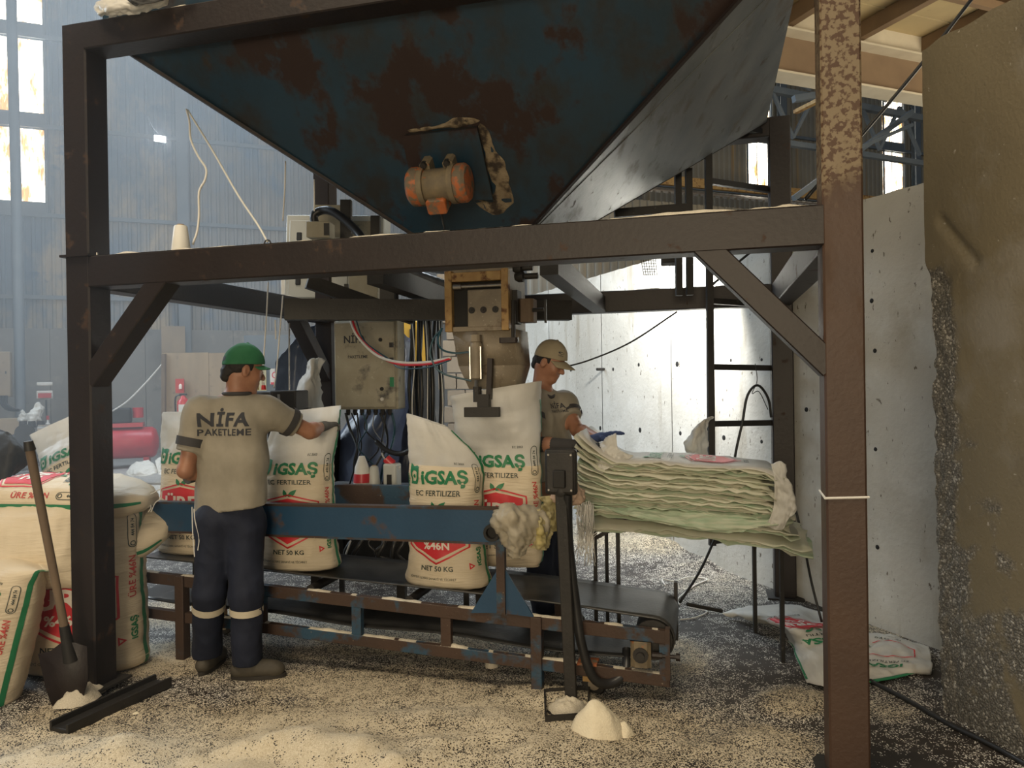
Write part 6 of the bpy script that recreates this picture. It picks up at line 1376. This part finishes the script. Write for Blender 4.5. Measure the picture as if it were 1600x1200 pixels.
lg = at(60, 673, 15.5).z; struct(tag(MB().box(V((at(60, 673, 15.6).x, 15.75, lg / 2)), HA, HB, EZ, 1.6, .7, lg - .01).build('trim_2', M['conc_far']), 'low concrete ledge along the back wall at far left'))
pot('bottle', 'small red and white bottle by the wall under the socket box', 'bottle', 75, 672, 15.5, [(0, .05), (.12, .05), (.16, .025), (.22, .02)], 'white_pl', [('cap', 'red', [(.22, .03), (.30, .025)])])
drape('plastic_scrap', 'white torn plastic on the machine by the back wall at left', 'plastic scrap', [[(36, 640, 14.2), (48, 648, 14.0), (56, 630, 14.1), (64, 640, 14.2)], [(35, 655, 14.1), (46, 660, 13.9), (58, 652, 14.0), (66, 650, 14.1)], [(38, 664, 14.1), (48, 668, 14.0), (56, 664, 14.0), (60, 658, 14.1)]], 'film', 50, .08)
mo = thing('engine', 'dark dusty engine block on the floor by the back wall at left', 'engine', at(48, 720, 14.0))
MB().box(at(48, 700, 14.0), HA, HB, EZ, .6, .4, .55).build('block', M['black_steel'], mo, bevel=.05); MB().lathe(at(40, 676, 13.8), -HB, [(0, .16), (.1, .16)], 16).build('flywheel', M['black_steel'], mo); MB().lathe(at(60, 672, 13.8), HA, [(0, .10), (.25, .10)], 12).build('filter', M['steel'], mo)
for i in range(3): MB().lathe(at(36 + 14 * i, 668, 13.9), EZ, [(0, .07), (.12, .06)], 10).build('head', M['black_steel'], mo)
MB().box(at(5, 690, 14.5), HA, HB, EZ, .9, .5, .9).build('crate', M['wood'], mo)
tubeobj('cable', 'thin pale wire stretched from the partition to the compressor', 'wire', [(256, 566, 13.0), (228, 598, 13.2), (200, 626, 13.4), (176, 642, 13.6)], .014, 'rope', 16, 5)
drape('black_cloth', 'black cloth or coat heaped on the sacks at the left edge', 'cloth', [[(-40, 668, 4.9), (0, 672, 4.8), (12, 676, 4.75), (20, 690, 4.8)], [(-40, 700, 4.75), (8, 690, 4.68), (30, 700, 4.7), (48, 712, 4.8)], [(-40, 740, 4.7), (2, 728, 4.62), (26, 716, 4.68), (46, 722, 4.8)], [(-40, 780, 4.6), (-5, 765, 4.6), (15, 745, 4.65), (22, 740, 4.8)]], 'dark', 60, .01)
# yellow machine and brick pier beyond the cables
ym = thing('yellow_machine', 'yellow machine panel with dark bars seen between the cables', 'machine', at(640, 575, 11.5)); M['yellow'] = mat('yellow_machine_paint', (.75, .45, .03), (.65, .40, .05), .45, scale=3)
MB().box(at(643, 535, 11.5), V((1, 0, 0)), V((0, 1, 0)), EZ, .55, .3, .65).build('panel', M['yellow'], ym, bevel=.03)
for i in range(3): MB().box(at(630 + i * 12, 540, 11.3), V((1, 0, 0)), V((0, 1, 0)), EZ, .03, .03, .5).build('bar', M['dark'], ym)
yb = at(643, 640, 11.6); MB().box(V((yb.x, yb.y, .92)), V((1, 0, 0)), V((0, 1, 0)), EZ, .5, .3, 1.84).build('leg', M['black_steel'], ym)
M['brick'] = mat('grey_brown_block', (.30, .26, .21), (.24, .21, .17), .85, scale=3, bump=.2)
bpier = struct(thing('wall_pier', 'grey brown block pier behind the bagging head', None, at(715, 700, 8.6)))
for r_ in range(11):
    for c_ in range(2):
        MB().box(at(704, 700, 8.6) + V((.21 * c_ + (.1 if r_ % 2 else 0) - .02, 0, .01 + r_ * .19)), V((1, 0, 0)), V((0, 1, 0)), EZ, .20, .2, .18).build('brick', M['brick'], bpier, bevel=.006)
# ---- floor oddments at the right
tubeobj('hose', 'dark hose lying along the foot of the near wall', 'hose', [gnd(1360, 1064, .012), gnd(1420, 1095, .012), gnd(1480, 1130, .012), gnd(1560, 1170, .012), gnd(1680, 1240, .012)], .012, 'cable', 26, 7)
tubeobj('string', 'tangled white string on the dark floor beyond the belt end', 'string', [gnd(1040, 915, .02), gnd(1035, 905, .04), gnd(1055, 908, .02), gnd(1075, 902, .02), gnd(1105, 905, .01), gnd(1085, 915, .01), gnd(1060, 935, .01), gnd(1062, 945, .01)], .006, 'rope', 30, 5)
tubeobj('string', 'short white string beside the rod at the belt end', 'string', [gnd(1062, 968, .01), gnd(1085, 965, .01), gnd(1105, 955, .01), gnd(1075, 948, .01)], .005, 'rope', 16, 5)
tag(MB().tube([fr(2.95, 1.25, .30), at(1128, 955, 4.35)], .012, 7).build('rod', M['black_steel']), 'thin dark rod sticking out from the belt end', 'rod')

# scrap of wire mesh caught on the rear crossbeam
wm = thing('wire_mesh', 'scrap of dark wire mesh hanging in front of the pale wall', 'wire mesh', at(1015, 432, 5.6)); mb = MB()
for i in range(7): mb.bar(at(1000 + i * 4, 398, 5.6), at(1006 + i * 3.4, 430, 5.6), .004, .004)
for i in range(8): mb.bar(at(1000 + i * .9, 399 + i * 4.3, 5.6), at(1025, 399 + i * 4.3, 5.6), .004, .004)
mb.build('wires', M['brown'], wm)
# ================================================================== LAMPS, DUST HAZE AND GLARE HAZE
fl = thing('floodlight', 'small lit floodlight on the hanger beside the ladder', 'lamp', at(1048, 402, 5.85))
fp = at(1048, 402, 5.85); fd = (onplane(1000, 600, RA, HA) - fp).normalized()
MB().box(fp, fd.cross(EZ).normalized(), fd, EZ, .15, .05, .11).build('housing', M['black_steel'], fl, bevel=.008)
MB().box(fp + fd * .028, fd.cross(EZ).normalized(), fd, EZ, .12, .008, .085).build('led_panel', M['lamp_on'], fl)
MB().tube([fp + EZ * .05, fp + EZ * .14], .012, 8).build('bracket', M['black_steel'], fl)
l = bpy.data.lights.new('floodlight_beam', 'SPOT'); l.energy = 430; l.color = (1, .97, .90); l.spot_size = math.radians(150); l.spot_blend = .6; l.shadow_soft_size = .06
o = bpy.data.objects.new('floodlight_beam', l); COL.objects.link(o); o.location = fp + fd * .05; o.rotation_euler = fd.to_track_quat('-Z', 'Y').to_euler()
hl = thing('floodlight', 'distant lit lamp hanging on a cable in front of the blue wall', 'lamp', at(250, 217, 14))
hp_ = at(250, 217, 14); hd = (CAM - hp_).normalized()
MB().box(hp_, hd.cross(EZ).normalized(), hd, EZ, .22, .06, .14).build('housing', M['black_steel'], hl, bevel=.01)
MB().box(hp_ + hd * .034, hd.cross(EZ).normalized(), hd, EZ, .19, .01, .11).build('led_panel', M['lamp_on'], hl)
MB().tube(curve_pts([hp_ + EZ * .06, at(236, 195, 14), at(228, 160, 14), at(226, 60, 14), at(224, -160, 14)], 14), .012, 6).build('cable', M['cable'], hl)
l = bpy.data.lights.new('distant_lamp_beam', 'SPOT'); l.energy = 60; l.color = (.95, .98, 1); l.spot_size = math.radians(140); l.shadow_soft_size = .08
o = bpy.data.objects.new('distant_lamp_beam', l); COL.objects.link(o); o.location = hp_ + hd * .06; o.rotation_euler = hd.to_track_quat('-Z', 'Y').to_euler()
# fertilizer dust hanging in the air of the far hall
hz_ = bpy.data.materials.new('haze_volume'); hz_.use_nodes = True; nt = hz_.node_tree; nt.nodes.remove(nt.nodes['Principled BSDF'])
vs_ = nd(nt, 'ShaderNodeVolumeScatter'); vs_.inputs['Color'].default_value = (.88, .94, 1, 1); vs_.inputs['Density'].default_value = .026; vs_.inputs['Anisotropy'].default_value = .35
nt.links.new(vs_.outputs[0], nt.nodes['Material Output'].inputs['Volume'])
mb = MB(); mb.box(WB + HA * 3.2 - HB * 5.2 + EZ * 6.0, HA, HB, EZ, 15, 9.6, 11.9)
nz_m = hz_.copy(); nz_m.name = 'glare_haze'; nz_m.node_tree.nodes['Volume Scatter'].inputs['Density'].default_value = .030
mb2 = MB(); mb2.box(V((-4.6, 5.4, 2.6)), V((1, 0, 0)), V((0, 1, 0)), EZ, 6.0, 4.4, 5.1)  # added haze box imitating glare over the left post and sacks
tag(mb2.build('haze_volume', nz_m, None), 'pale haze added for glare round the sack pile and left post', 'haze', None, 'stuff')
haze = tag(mb.build('haze_volume', hz_, None), 'thin pale dust haze hanging in the far end of the hall', 'haze', None, 'stuff')
